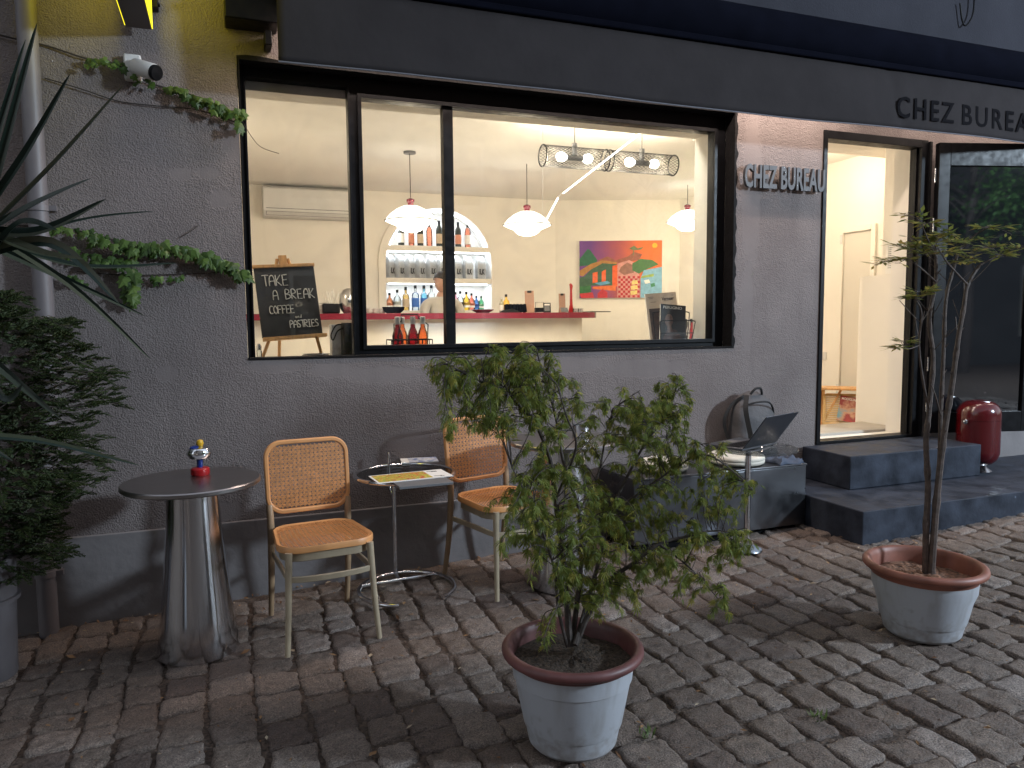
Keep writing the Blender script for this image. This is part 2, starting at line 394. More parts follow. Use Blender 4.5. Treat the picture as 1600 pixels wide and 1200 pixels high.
def stone_material():
    m, t, N, L, P = nodes('granite_setts')
    g = N.new('ShaderNodeNewGeometry'); at_ = N.new('ShaderNodeAttribute'); at_.attribute_name = 'tone'
    def noise(s, d):
        n = N.new('ShaderNodeTexNoise'); n.inputs['Scale'].default_value = s; n.inputs['Detail'].default_value = d; n.inputs['Roughness'].default_value = .65
        L.new(g.outputs['Position'], n.inputs['Vector']); return n.outputs['Fac']
    sp = noise(190, 3); me_ = noise(34, 6); 
    cr = N.new('ShaderNodeValToRGB')
    for e, (p, c) in zip((cr.color_ramp.elements[0], cr.color_ramp.elements[1]), ((.0, (.100, .072, .060, 1)), (1.0, (.215, .176, .155, 1)))): e.position = p; e.color = c
    e = cr.color_ramp.elements.new(.5); e.color = (.148, .112, .090, 1)
    L.new(at_.outputs['Fac'], cr.inputs[0])
    def mulv(colsock, fac, lo, hi):
        mr = N.new('ShaderNodeMapRange'); mr.inputs[1].default_value = .3; mr.inputs[2].default_value = .7; mr.inputs[3].default_value = lo; mr.inputs[4].default_value = hi
        L.new(fac, mr.inputs[0])
        v = N.new('ShaderNodeVectorMath'); v.operation = 'SCALE'; L.new(colsock, v.inputs[0]); L.new(mr.outputs[0], v.inputs['Scale']); return v.outputs[0]
    c = mulv(cr.outputs[0], sp, .30, 2.0); c = mulv(c, me_, .65, 1.3)
    L.new(c, P.inputs['Base Color'])
    mr = N.new('ShaderNodeMapRange'); mr.inputs[1].default_value = .3; mr.inputs[2].default_value = .7; mr.inputs[3].default_value = .42; mr.inputs[4].default_value = .8
    L.new(me_, mr.inputs[0]); L.new(mr.outputs[0], P.inputs['Roughness'])
    ad = N.new('ShaderNodeMath'); ad.operation = 'MULTIPLY_ADD'; ad.inputs[1].default_value = .5; L.new(sp, ad.inputs[0]); L.new(me_, ad.inputs[2])
    b = N.new('ShaderNodeBump'); b.inputs['Distance'].default_value = .014; b.inputs['Strength'].default_value = 1.0; L.new(ad.outputs[0], b.inputs['Height']); L.new(b.outputs['Normal'], P.inputs['Normal'])
    return m
g = MB()
for x0, x1 in ((-150, 150),):
    g.quad((x0, -150, gz(x0)-.013), (x1, -150, gz(x1)-.013), (x1, 60, gz(x1)-.013), (x0, 60, gz(x0)-.013))
struct(g.build('ground', ground_material(), smooth=False, fix=False))

def cobbles():
    rnd = random.Random(11); verts = []; faces = []; tones = []
    x = -4.2
    n = 11
    prof = [(-1, 0)]
    us = [-1, -.955, -.85, -.6, -.3, 0, .3, .6, .85, .955, 1]
    while x < 7.4:
        wx = rnd.uniform(.125, .172); y = .06-rnd.uniform(0, .2)
        lean = 0
        while y > -5.6:
            ly = rnd.uniform(.13, .225)
            gap = rnd.uniform(.004, .011)
            a, b = wx/2-gap/2, ly/2-gap/2
            cx, cy = x+wx/2+.02*math.sin(y*2.1+x*.7), y-ly/2
            if -.02 < cy and False: pass
            cor = [(rnd.uniform(-.014, .014), rnd.uniform(-.016, .016)) for _ in range(4)]
            dz = rnd.uniform(-.004, .005); tx, ty = rnd.uniform(-.035, .035), rnd.uniform(-.035, .035)
            ph = [rnd.uniform(0, 6.28) for _ in range(6)]; dome = rnd.uniform(.001, .005); tone = min(1, max(0, rnd.gauss(.45, .24)))
            jit = [(rnd.uniform(-.0032, .0032), rnd.uniform(-.0032, .0032)) for _ in range(24)]
            o = len(verts)
            for i, u in enumerate(us):
                for j, v in enumerate(us):
                    rr = max(abs(u), abs(v))
                    # round the plan corners
                    k = 1-.07*(abs(u)*abs(v))**4
                    px_, py_ = u*a*k, v*b*k
                    w00, w10, w01, w11 = (1-u)*(1-v)/4, (1+u)*(1-v)/4, (1-u)*(1+v)/4, (1+u)*(1+v)/4
                    px_ += w00*cor[0][0]+w10*cor[1][0]+w01*cor[2][0]+w11*cor[3][0]
                    py_ += w00*cor[0][1]+w10*cor[1][1]+w01*cor[2][1]+w11*cor[3][1]
                    px_ += .0035*math.sin(7*v+ph[0])*abs(u); py_ += .0035*math.sin(6*u+ph[1])*abs(v)
                    z = -dome*(.5*(u**4+v**4))+.0026*math.sin(4.3*u+ph[2]+2*v)+.0022*math.sin(5.1*v+ph[3]-2.4*u)+.0012*math.sin(11*u+7*v+ph[4])
                    if rr > .8:
                        jx, jy = jit[(i*n+j) % 24]; px_ += jx; py_ += jy; z += jx*.5
                    if rr > .99: z = -.06
                    elif rr > .9: z -= .0045
                    z += dz+tx*px_+ty*py_
                    X, Y = cx+px_, cy+py_
                    verts.append((X, Y, gz(X)+z)); tones.append(tone)
            for i in range(n-1):
                for j in range(n-1):
                    faces.append((o+i*n+j, o+(i+1)*n+j, o+(i+1)*n+j+1, o+i*n+j+1))
            y -= ly
        x += wx
    me = bpy.data.meshes.new('cobblestones'); me.from_pydata(verts, [], faces); me.update()
    a = me.attributes.new('tone', 'FLOAT', 'POINT'); a.data.foreach_set('value', tones)
    me.materials.append(stone_material()); me.shade_smooth()
    o = bpy.data.objects.new('cobblestones', me); COL.objects.link(o); return struct(o)
cobbles()

# dry leaves, twigs and crumbs caught in the joints
def litter():
    rnd = random.Random(5); mb = MB()
    for i in range(1700):
        x = rnd.uniform(-1.6, 5.2); y = rnd.uniform(-3.1, -.05) if i % 4 else -.03-abs(rnd.gauss(0, .09))
        z = gz(x)+rnd.uniform(-.006, .006); a = rnd.uniform(0, 6.28); l = rnd.uniform(.007, .026) if rnd.random() < .88 else rnd.uniform(.028, .05); wd = l*rnd.uniform(.15, .5); t = rnd.uniform(-.3, .3)
        d = Vector((math.cos(a), math.sin(a), t)); s = Vector((-math.sin(a), math.cos(a), rnd.uniform(-.3, .3)))
        c = Vector((x, y, z+.006))
        mb.add([c-d*l/2, c+s*wd/2+Vector((0, 0, .003)), c+d*l/2, c-s*wd/2], [(0, 1, 2, 3)])
    o = mb.build('leaf_litter', leaf_mat('dry_leaves', (.14, .065, .03), (.34, .20, .10), (.45, .38, .28), .8, .1), smooth=False, fix=False); o['kind'] = 'stuff'
    tag(o, 'dry leaf scraps and crumbs lying in the cobblestone joints', 'leaf litter')
litter()

# ================================================================== CAFE BUILDING
B = thing('cafe_building', 'grey stuccoed cafe front with wide black framed window and lit room inside', 'building')
WX0, WX1, WZ0, WZ1 = .11, 3.118, 1.25, 2.765       # window opening
DX0, DX1, DZ0, DZ1 = 3.826, 4.775, .56, 2.705      # door opening
TH = .28
def facade():
    xs = [-6, WX0, WX1, DX0, DX1, 9.5]; zs = [-.8, DZ0, WZ0, DZ1, WZ1, 3.34]
    def hole(i, k):
        return (xs[i] == WX0 and WZ0 <= zs[k] < WZ1) or (xs[i] == DX0 and DZ0 <= zs[k] < DZ1)
    mb = MB()
    for i in range(5):
        for k in range(5):
            if hole(i, k): continue
            a, b, c, d = xs[i], xs[i+1], zs[k], zs[k+1]
            mb.quad((a, 0, c), (b, 0, c), (b, 0, d), (a, 0, d)); mb.quad((b, TH, c), (a, TH, c), (a, TH, d), (b, TH, d), 1)
    for (a, b, c, d) in ((WX0, WX1, WZ0, WZ1), (DX0, DX1, DZ0, DZ1)):
        for m0, y0, y1 in ((0, 0, .10), (1, .10, TH)):
            mb.quad((a, y0, c), (a, y1, c), (a, y1, d), (a, y0, d), m0); mb.quad((b, y1, c), (b, y0, c), (b, y0, d), (b, y1, d), m0)
            mb.quad((a, y0, d), (a, y1, d), (b, y1, d), (b, y0, d), m0); mb.quad((a, y1, c), (a, y0, c), (b, y0, c), (b, y1, c), m0)
    mb.quad((-6, 0, -.8), (-6, 0, 3.34), (-6, TH, 3.34), (-6, TH, -.8)); mb.quad((9.5, 0, -.8), (9.5, TH, -.8), (9.5, TH, 3.34), (9.5, 0, 3.34))
    mb.build('facade_wall', [MT['stucco'], MT['inner']], B, smooth=False, fix=False)
    MB().span((-6, .004, 3.34), (9.5, TH, 6.2)).build('upper_wall', MT['upper'], B, smooth=False)
    p = MB(); p.span((-6, -.018, -.8), (3.34, .0-.0005, .42)); p.span((4.9, -.018, -.5), (9.5, -.0005, .582))
    p.build('plinth', MT['plinth'], B, bevel=.006)
    # black painted window reveal, hand-brushed edge
    rv = MB(); e = .004
    rv.span((WX0, -.003, WZ1-.012), (WX1, .092, WZ1-e)); rv.span((WX1-.012, -.003, WZ0+.012), (WX1-e, .092, WZ1-.012)); rv.span((WX0+e, -.003, WZ0+.012), (WX0+.012, .092, WZ1-.012)); rv.span((WX0, -.004, WZ0+e), (WX1, .092, WZ0+.012))
    rnd = random.Random(3)
    for (ax, z_or_x, lo, hi) in (('h', WZ1, WX0, WX1), ('v', WX1, WZ0, WZ1)):
        k = 70; pts = []
        for i in range(k+1):
            t = lo+(hi-lo)*i/k; o = .007+.006*math.sin(i*.9)+rnd.uniform(-.004, .005)
            pts.append((t, max(.001, o)))
        for i in range(k):
            (t0, o0), (t1, o1) = pts[i], pts[i+1]
            if ax == 'h': rv.quad((t0, -.0025, z_or_x-.004), (t1, -.0025, z_or_x-.004), (t1, -.0025, z_or_x+o1), (t0, -.0025, z_or_x+o0))
            else: rv.quad((z_or_x-.004, -.0025, t0), (z_or_x+o0, -.0025, t0), (z_or_x+o1, -.0025, t1), (z_or_x-.004, -.0025, t1))
    rv.build('window_reveal', MT['blackrough'], B, smooth=False)
facade()

def window():
    yf = .105
    p1 = (at(391, 340, yf).x, at(547, 340, yf).x, at(470, 557, yf).z, at(460, 129, yf).z)
    p2 = (at(568, 345, yf).x, at(694, 345, yf).x, at(635, 538.5, yf).z, at(627, 161, yf).z)
    p3 = (at(709, 345, yf).x, at(1111, 370, yf).x, p2[2], p2[3])
    a, b, c, d = WX0+.012, WX1-.012, WZ0+.012, WZ1-.012
    y0, y1 = .095, .155
    f = MB()
    f.span((a, y0, c), (p1[0], y1, d)); f.span((p1[0], y0, p1[3]), (p1[1], y1, d)); f.span((p1[0], y0, c), (p1[1], y1, p1[2]))
    f.span((p1[1], y0, c), (p2[0], y1, d)); f.span((p2[0], y0, p2[3]), (p2[1], y1, d)); f.span((p2[0], y0, c), (p2[1], y1, p2[2]))
    f.span((p2[1], y0, c), (p3[0], y1, d)); f.span((p3[0], y0, p3[3]), (p3[1], y1, d)); f.span((p3[0], y0, c), (p3[1], y1, p3[2])); f.span((p3[1], y0, c), (b, y1, d))
    # raised sash beads
    def bead(p, wd, yy):
        f.span((p[0]-wd, yy, p[2]-wd), (p[0]-.001, y0, p[3]+wd)); f.span((p[1]+.001, yy, p[2]-wd), (p[1]+wd, y0, p[3]+wd))
        f.span((p[0]-.001, yy, p[3]+.001), (p[1]+.001, y0, p[3]+wd)); f.span((p[0]-.001, yy, p[2]-wd), (p[1]+.001, y0, p[2]-.001))
    bead(p1, .010, .086)
    q = (p2[0], p3[1], p2[2], p2[3])
    for wd, yy in ((.022, .078),): bead(q, wd, yy)
    fr = f.build('window', MT['black'], B, smooth=False, bevel=.0025)
    for p in (p1, p2, p3):
        MB().span((p[0]-.006, .128, p[2]-.006), (p[1]+.006, .134, p[3]+.006)).build('pane', MT['glass'], fr, smooth=False)
    ln = MB()
    ln.span((p3[1]+.004, .1555, WZ0+.004), (WX1-.0005, .305, WZ1)); ln.span((WX0, .1555, p3[3]+.006), (p3[1]+.0035, .305, WZ1-.0005))
    ln.build('window_lining', MT['inner'], B, smooth=False)
    # inner sill board
    MB().span((WX0-.1, TH, WZ0-.055), (WX1+.14, .62, WZ0-.012)).build('window_counter', MT['white'], B, bevel=.004)
    MB().span((WX0, .155, WZ0+.0005), (WX1, TH, WZ0+.004)).build('window_sill', MT['white'], B, smooth=False)
    return p1, p2, p3
P1, P2, P3 = window()

def doorway():
    f = MB()
    y0, y1 = -.012, .09
    lx = at(1293, 450, 0).x-.004; rx = DX1-.06; tz = DZ1-.055
    lx = DX0+.032
    f.span((DX0, y0, DZ0), (lx, y1, DZ1)); f.span((lx, y0, tz), (rx, y1, DZ1)); f.span((rx, y0, DZ0), (DX1, y1, DZ1))
    f.span((lx, y0, DZ0), (rx, y1, DZ0+.022)); f.span((rx-.016, .02, DZ0+.022), (rx-.0005, .05, tz)); f.span((DX1+.0005, -.03, DZ0), (DX1+.022, .03, DZ1-.01))
    f.build('door_frame', MT['black'], B, smooth=False, bevel=.002)
    # the open glazed leaf, folded back towards the facade
    L = .80; an = R(-16); hx, hy = DX1+.03, -.045
    mm = Matrix.Translation((hx, hy, 0))@Matrix.Rotation(an, 4, 'Z')
    z0, z1 = DZ0+.035, DZ1-.03; t = .05
    d = MB()
    def bar(a, b):
        o = MB().span(a, b); d.add([mm@Vector(v) for v in o.v], o.f)
    sw = .085
    bar((0, -t, z0), (sw, 0, z1)); bar((L-sw, -t, z0), (L, 0, z1)); bar((sw, -t, z1-.16), (L-sw, 0, z1)); bar((sw, -t, z0), (L-sw, 0, z0+.15))
    leaf = d.build('door', MT['black'], B, smooth=False, bevel=.003)
    o = MB().span((sw-.004, -.030, z0+.146), (L-sw+.004, -.022, z1-.156)); o.v = [mm@Vector(v) for v in o.v]
    o.build('pane', MT['doorglass'], leaf, smooth=False)
    o = MB()
    o.tube([(L-.04, -t-.045, 1.35), (L-.04, -t-.045, 1.75)], .011, 10); o.tube([(L-.04, -t, 1.4), (L-.04, -t-.045, 1.4)], .008, 8); o.tube([(L-.04, -t, 1.7), (L-.04, -t-.045, 1.7)], .008, 8)
    o.v = [mm@Vector(v) for v in o.v]; o.build('handle', MT['chrome'], leaf)
    for z in (.8, 1.1, 2.1, 2.45):
        MB().lathe([(.009, -.05), (.009, .05)], 10, (hx-.012, hy-.018, z)).build('hinge', MT['steel'], leaf)
MT['doorglass'] = pm('dark_door_glass', (.004, .005, .007), .03, spec=.8)
doorway()

# ---------------------------------------------------------------- the room
NX0, NX1 = at(602, 420, YB).x, at(767, 420, YB).x  # niche
NR = (NX1-NX0)/2; NCX = (NX0+NX1)/2
NTOP = at(667, 325, YB).z; NSP = NTOP-NR
XC = at(868, 400, YB).x                             # where the back wall turns
def room():
    A1 = Vector((XC, YB, 0)); dirv = Vector((_X.x, _X.y, 0))
    d = pix(1062, 400); # meet the second corner
    # solve A1 + s*dir on the ray plane
    n = Vector((-d.y, d.x, 0)); s_ = (n.dot(Vector((0, -D, 0))-A1))/n.dot(dirv)
    A2 = A1+dirv*s_
    A3 = Vector((5.65, 2.3, 0)); A4 = Vector((5.65, TH, 0)); L0 = Vector((-.75, YB, 0)); L1 = Vector((-.75, TH, 0))
    mb = MB()
    def wall(a, b, z0=FL, z1=CE): mb.quad((a.x, a.y, z0), (b.x, b.y, z0), (b.x, b.y, z1), (a.x, a.y, z1))
    wall(L1, L0); wall(L0, Vector((NX0, YB, 0))); wall(Vector((NX1, YB, 0)), A1); wall(A1, A2); wall(A2, A3); wall(A3, A4)
    K = 24; arc = [(NCX-NR*math.cos(math.pi*i/K), NSP+NR*math.sin(math.pi*i/K)) for i in range(K+1)]
    for (xa, za), (xb, zb) in zip(arc, arc[1:]): mb.quad((xa, YB, za), (xb, YB, zb), (xb, YB, CE), (xa, YB, CE))
    mb.quad((NX0, YB, FL), (NX1, YB, FL), (NX1, YB, 1.2), (NX0, YB, 1.2))
    mb.build('interior_wall', MT['inner'], B, smooth=False, fix=False)
    MB().span((-.8, TH, FL-.1), (8, YB+.6, FL)).build('interior_floor', MT['floor'], B, smooth=False)
    MB().span((3.3, TH+.0005, FL+.0005), (5.64, .66, .58)).build('entrance_platform', MT['floor'], B, bevel=.004)
    MB().span((-.8, TH, CE), (8, YB+.6, CE+.12)).build('ceiling', MT['ceil'], B, smooth=False)
    # niche: box behind the arch, moulding round it, shelves
    nb = MB(); dp = .30; outl = [(NX0, 1.2)]+arc+[(NX1, 1.2)]
    for (xa, za), (xb, zb) in zip(outl, outl[1:]): nb.quad((xa, YB, za), (xb, YB, zb), (xb, YB+dp, zb), (xa, YB+dp, za))
    nb.add([(x, YB+dp, z) for x, z in outl], [tuple(range(len(outl)))]); nb.quad((NX0, YB, 1.2), (NX1, YB, 1.2), (NX1, YB+dp, 1.2), (NX0, YB+dp, 1.2))
    ni = nb.build('shelf_niche', MT['nicheinner'], B, smooth=False, fix=False)
    md = MB(); mw = .085
    o2 = [(NCX-(NR+mw)*math.cos(math.pi*i/K), NSP+(NR+mw)*math.sin(math.pi*i/K)) for i in range(K+1)]
    oo = [(NX0-mw, 1.2)]+o2+[(NX1+mw, 1.2)]
    for i in range(len(oo)-1):
        a, b, c, e = outl[i], outl[i+1], oo[i+1], oo[i]
        md.quad((a[0], YB-.03, a[1]), (b[0], YB-.03, b[1]), (c[0], YB-.03, c[1]), (e[0], YB-.03, e[1]))
        md.quad((e[0], YB-.03, e[1]), (c[0], YB-.03, c[1]), (c[0], YB, c[1]), (e[0], YB, e[1])); md.quad((a[0], YB, a[1]), (b[0], YB, b[1]), (b[0], YB-.03, b[1]), (a[0], YB-.03, a[1]))
    md.build('moulding', MT['inner'], ni, smooth=False)
    zs = []
    for pt, pb in ((384, 392), (434, 442), (484, 492)):
        zt, zb = at(685, pt+1, YB).z, at(685, pb+1, YB).z; zs.append((zt, zb))
        MB().span((NX0+.002, YB-.028, zb), (NX1-.002, YB+dp-.002, zt)).build('shelf', MT['inner'], ni, smooth=False, bevel=.003)
        MB().span((NX0+.04, YB+.03, zb-.012), (NX1-.04, YB+.05, zb-.001)).build('led_strip', MT['led'], ni, smooth=False)
    al = MB(); al.tube([(NCX-(NR-.03)*math.cos(math.pi*i/K), YB+.05, NSP+(NR-.03)*math.sin(math.pi*i/K)) for i in range(1, K)], .008, 6)
    al.build('led_strip', MT['led'], ni)
    return zs, A1, A2, dirv
SH, A1, A2, ADIR = room()
def area(name, loc, rot, sx, sy, power, col):
    l = bpy.data.lights.new(name, 'AREA'); l.shape = 'RECTANGLE'; l.size = sx; l.size_y = sy; l.energy = power; l.color = col
    o = bpy.data.objects.new(name, l); COL.objects.link(o); o.location = loc; o.rotation_euler = rot; return o
def point(name, loc, power, col, rad=.05):
    l = bpy.data.lights.new(name, 'POINT'); l.energy = power; l.color = col; l.shadow_soft_size = rad
    o = bpy.data.objects.new(name, l); COL.objects.link(o); o.location = loc; return o
for zt, zb in SH[:2]:
    area('led_light', (NCX, YB+.10, zb-.016), (0, 0, 0), NX1-NX0-.1, .03, .5, (.88, .94, 1))
area('led_light', (NCX, YB+.10, NTOP-.08), (0, 0, 0), NR*1.2, .03, .34, (.88, .94, 1))

# ---------------------------------------------------------------- entrance
st = thing('entrance_steps', 'two dark sealed concrete steps up to the open cafe door', 'steps', (0, 0, 0))
MB().span((3.352, -.89, -.2), (7.6, -.019, .344)).build('step', MT['concrete'], st, bevel=.006)
MB().span((3.695, -.448, .345), (4.866, -.019, .562)).build('step', MT['concrete'], st, bevel=.006)

# ================================================================== AWNING, SIGNS, WALL FITTINGS
def awning():
    a = thing('awning', 'dark retracted awning with grey cloth valance above window and door', 'awning', (0, 0, 0))
    yv = -.35; x0, x1 = .285, 8.4; zb = 2.657
    ztop = 3.03
    # the valance: a hanging cloth with slight waves
    NXg, NZg = 220, 14; vs = []; fs = []
    for i in range(NXg+1):
        x = x0+(x1-x0)*i/NXg
        for k in range(NZg+1):
            t = k/NZg; z = zb+(ztop-zb)*t
            y = yv+.010*(1-t)*math.sin(x*2.3+.6)+.005*(1-t)*math.sin(x*6.1+t*1.5)+.012*math.exp(-((x-4.16+.15*t)/.028)**2)*(1-.4*t)
            vs.append((x, y, z+.004*math.sin(x*1.7)))
    for i in range(NXg):
        for k in range(NZg): p = i*(NZg+1)+k; fs.append((p, p+NZg+1, p+NZg+2, p+1))
    v = MB().add(vs, fs).build('valance', MT['awning'], a, fix=False); s = v.modifiers.new('thickness', 'SOLIDIFY'); s.thickness = .003
    h = MB().tube([(x0+(x1-x0)*i/NXg, yv+.010*math.sin((x0+(x1-x0)*i/NXg)*2.3+.6)+.005*math.sin((x0+(x1-x0)*i/NXg)*6.1), zb-.003+.004*math.sin((x0+(x1-x0)*i/NXg)*1.7)) for i in range(NXg+1)], .0042, 6)
    h.build('hem', MT['hem'], v)
    def fv(u, vv, wv):
        x = 4.085+u; z = 2.72+vv-.004*u
        return (x, yv-.004-wv+.010*(1-(z-zb)/(ztop-zb))*math.sin(x*2.3+.6), z+.004*math.sin(x*1.7))
    text_mb('CHEZ', .135, fv, .002, bold=.012, spacing=1.25, fit=(.50, .135)).build('lettering', MT['text'], v, smooth=False)
    text_mb('BUREAU', .135, lambda a_, b_, c_: fv(a_+.575, b_, c_), .002, bold=.012, spacing=1.25, fit=(.80, .135)).build('lettering', MT['text'], v, smooth=False)
    # rolled cloth and cassette above it
    pr = []
    for i in range(13):
        t = math.pi*(.5+i/12); pr.append((-.26+.115*math.cos(t), 3.16+.135*math.sin(t)))
    pr += [(-.05, 3.03), (-.05, 3.31)]
    c = MB().prism(pr, lambda y, z, w_: (x0+w_, y, z), x1-x0).build('cassette', MT['navy'], a, ang=50)
    fb = MB().span((x0, -.375, 3.012), (x1, -.325, 3.05)).build('front_bar', MT['navy'], a, bevel=.008)
    MB().span((at(351, 33, -.09).x, -.16, at(390, 39, -.09).z), (x0+.02, -.004, 3.3)).build('bracket', MT['black'], a, bevel=.006)
    MB().span((x0-.045, -.12, 2.80), (x0-.01, -.004, 2.868)).build('clip', MT['black'], a, bevel=.004)
    # the lit strip under the cassette that washes the wall
    MB().span((x0+.15, -.235, 2.985), (x1-.4, -.205, 3.02)).build('light_bar', MT['strip'], a, smooth=False)
MT['strip'] = pm('awning_strip_lit', (.9, .9, .9), .4, emit=(1, .86, .76), es=1)
awning()
STRIP_COL = (1, .80, .68)
area('awning_light', (2.2, -.24, 2.975), (R(10), 0, 0), 3.6, .03, 6, STRIP_COL)
area('awning_light', (6.2, -.24, 2.975), (R(10), 0, 0), 3.6, .03, 2.6, STRIP_COL)

MT['letter'] = pm('patinated_metal', (.035, .035, .04), .55, 0, var=.25, vs=12)
def wall_sign():
    s = thing('wall_lettering', 'raised metal letters reading CHEZ BUREAU on stucco between window and door', 'sign', (0, 0, 0))
    a = at(1158, 292, 0); b = at(1282, 300, 0)
    ht = .150
    z0 = at(1160, 293, -.03).z
    for m in text_mb('CHEZ BUREAU', .135, lambda u, v, w_: (a.x-.01+u, -.028-w_, z0+v), .022, bold=.03, spacing=1.05, fit=(b.x-a.x, ht), per_letter=True):
        m.build('letter', MT['letter'], s, smooth=False)
    for i in range(11):
        pass
wall_sign()

def blade_sign():
    xr = at(239, 47, -.07).x; z0 = at(239, 47, -.07).z; wd = .115
    s = thing('projecting_sign', 'dark blade sign with glowing yellow faces at top left of wall', 'sign', (0, 0, 0))
    y0, y1 = -.62, -.07
    MB().span((xr-wd, y0, z0), (xr-.004, y1, 3.7)).build('sign_body', MT['brownsign'], s, bevel=.003)
    MB().span((xr-.0035, y0+.005, z0+.003), (xr, y1-.004, 3.7)).build('lit_face', MT['yellow'], s, smooth=False)
    MB().span((xr-wd-.004, y0+.005, z0+.006), (xr-wd-.0005, y1-.004, 3.7)).build('lit_face', MT['yellow'], s, smooth=False)
    m = MB(); c = at(243, 9, -.03); m.span((c.x-.02, -.07, c.z-.02), (c.x+.012, -.002, c.z+.03)); m.tube([(c.x+.012, -.04, c.z), (c.x+.02, -.04, c.z)], .008, 8); m.build('bracket', MT['black'], s, bevel=.002)
    area('sign_light', (xr+.012, -.32, 3.25), (0, R(-90), 0), .9, .5, .22, (1.0, .85, .03))
    area('sign_light', (xr-wd-.022, -.32, 3.25), (0, R(90), 0), .9, .5, .22, (1.0, .85, .03))
blade_sign()

def security_camera():
    c = at(205, 105, -.02); s = thing('security_camera', 'white bullet security camera mounted on the stucco wall above the vine', 'camera', (c.x, 0, c.z))
    MB().span((-.03, -.045, -.065), (.045, -.002, .055)).build('mount_box', MT['white'], s, bevel=.008)
    d = Vector((.62, -.62, -.32)).normalized()
    q = d.to_track_quat('Z', 'Y').to_matrix(); o = Vector((.015, -.045, .0))
    MB().lathe([(.010, 0), (.010, .06)], 12, (.0, -.04, -.02), rot=Vector((.5, -.8, .2)).normalized().to_track_quat('Z', 'Y').to_matrix()).build('arm', MT['white'], s)
    MB().lathe([(0, 0), (.030, .002), (.037, .012), (.038, .135), (.036, .14), (.030, .141)], 24, o, rot=q).build('body', MT['white'], s)
    MB().lathe([(.0355, .1405), (.0355, .152), (.031, .157), (0, .158)], 24, o, rot=q).build('lens', MT['black'], s)
security_camera()

def drainpipe():
    xt = at(47, 300, -.06).x
    s = thing('drainpipe', 'grey painted drainpipe running down the left end of the wall', 'pipe', (0, 0, 0))
    x1 = at(58, 300, -.07).x; x2 = at(75, 950, -.07).x
    MB().tube([(x1, -.07, 4.2), (x1, -.07, 1.2), (x2, -.07, .6), (x2, -.07, gz(x2)-.02)], .042, 20).build('pipe', MT['pipe'], s)
    for z in (at(60, 325, -.07).z, at(72, 880, -.07).z-.05, 3.2):
        m = MB().lathe([(.0435, -.016), (.047, -.014), (.047, .014), (.0435, .016)], 20, (x1 if z > 1 else x2, -.07, z)); xx = x1 if z > 1 else x2; m.span((xx+.035, -.085, z-.012), (xx+.075, -.06, z+.012)); m.span((xx+.05, -.0605, z-.008), (xx+.06, -.002, z+.008))
        m.build('clamp', MT['pipe'], s)
drainpipe()

def hanging_wire():
    p = [at(1500, 5, -.02), at(1503, 30, -.02), at(1509, 40, -.03), at(1520, 22, -.03), at(1523, -15, -.03)]
    q = smooth_path([Vector(a) for a in p], 6)
    m = MB().tube(q, .006, 6)
    o = m.build('hanging_wire', MT['black']); tag(o, 'loop of black cable hanging on upper wall above the awning', 'cable')
hanging_wire()

# ================================================================== FURNITURE OUTSIDE
def steel_table(loc, label, lean=0):
    t = thing('steel_table', label, 'table', loc, 0, 'round brushed steel pedestal tables')
    MB().lathe([(.170, 0), (.171, .004), (.150, .16), (.128, .38), (.112, .58), (.105, .735)], 72).build('pedestal', MT['drawn'], t, ang=60)
    MB().lathe([(0, .735), (.278, .735), (.283, .739), (.283, .752), (.279, .757), (0, .757)], 72).build('table_top', MT['steeltop'], t, ang=30)
    return t
tx = -.155; st1 = steel_table((tx, -.60, gz(tx)+.002), 'tall steel cone table at the left end, next to the bushy conifer')
c2 = (1.60, -.64); st2 = dup(st1, (c2[0], c2[1], gz(c2[0])+.002), .4, 'tall steel cone table behind the maple, between the second chair and the bench')

def ornament():
    z = gz(tx)+.759; p = atz(313, 742, z)
    t = thing('table_ornament', 'little red, blue and chrome mushroom shaped ornament with yellow knob on steel table', 'ornament', (p.x, p.y, z))
    MB().lathe([(0, 0), (.036, 0), (.040, .006), (.040, .028), (.034, .034), (.012, .036)], 28).build('base', MT['redplain'], t)
    MB().lathe([(.012, .034), (.013, .07), (.017, .078)], 20).build('stem', MT['blue'], t)
    MB().lathe([(.004, .072), (.042, .078), (.052, .092), (.053, .104), (.044, .122), (.022, .132), (0, .133)], 32).build('head', MT['chrome'], t)
    MB().lathe([(.0, .130), (.012, .1325), (.016, .144), (.012, .157), (0, .161)], 18, (.004, -.006, 0)).build('knob', MT['yel'], t)
    MB().lathe([(.030, .1185), (.026, .128), (.012, .134)], 20, (-.012, -.008, 0)).build('patch', MT['blue'], t)
MT['redplain'] = pm('red_plastic', (.42, .012, .015), .3); MT['blue'] = pm('blue_plastic', (.01, .035, .22), .3); MT['yel'] = pm('yellow_plastic', (.70, .40, .02), .4)
ornament()

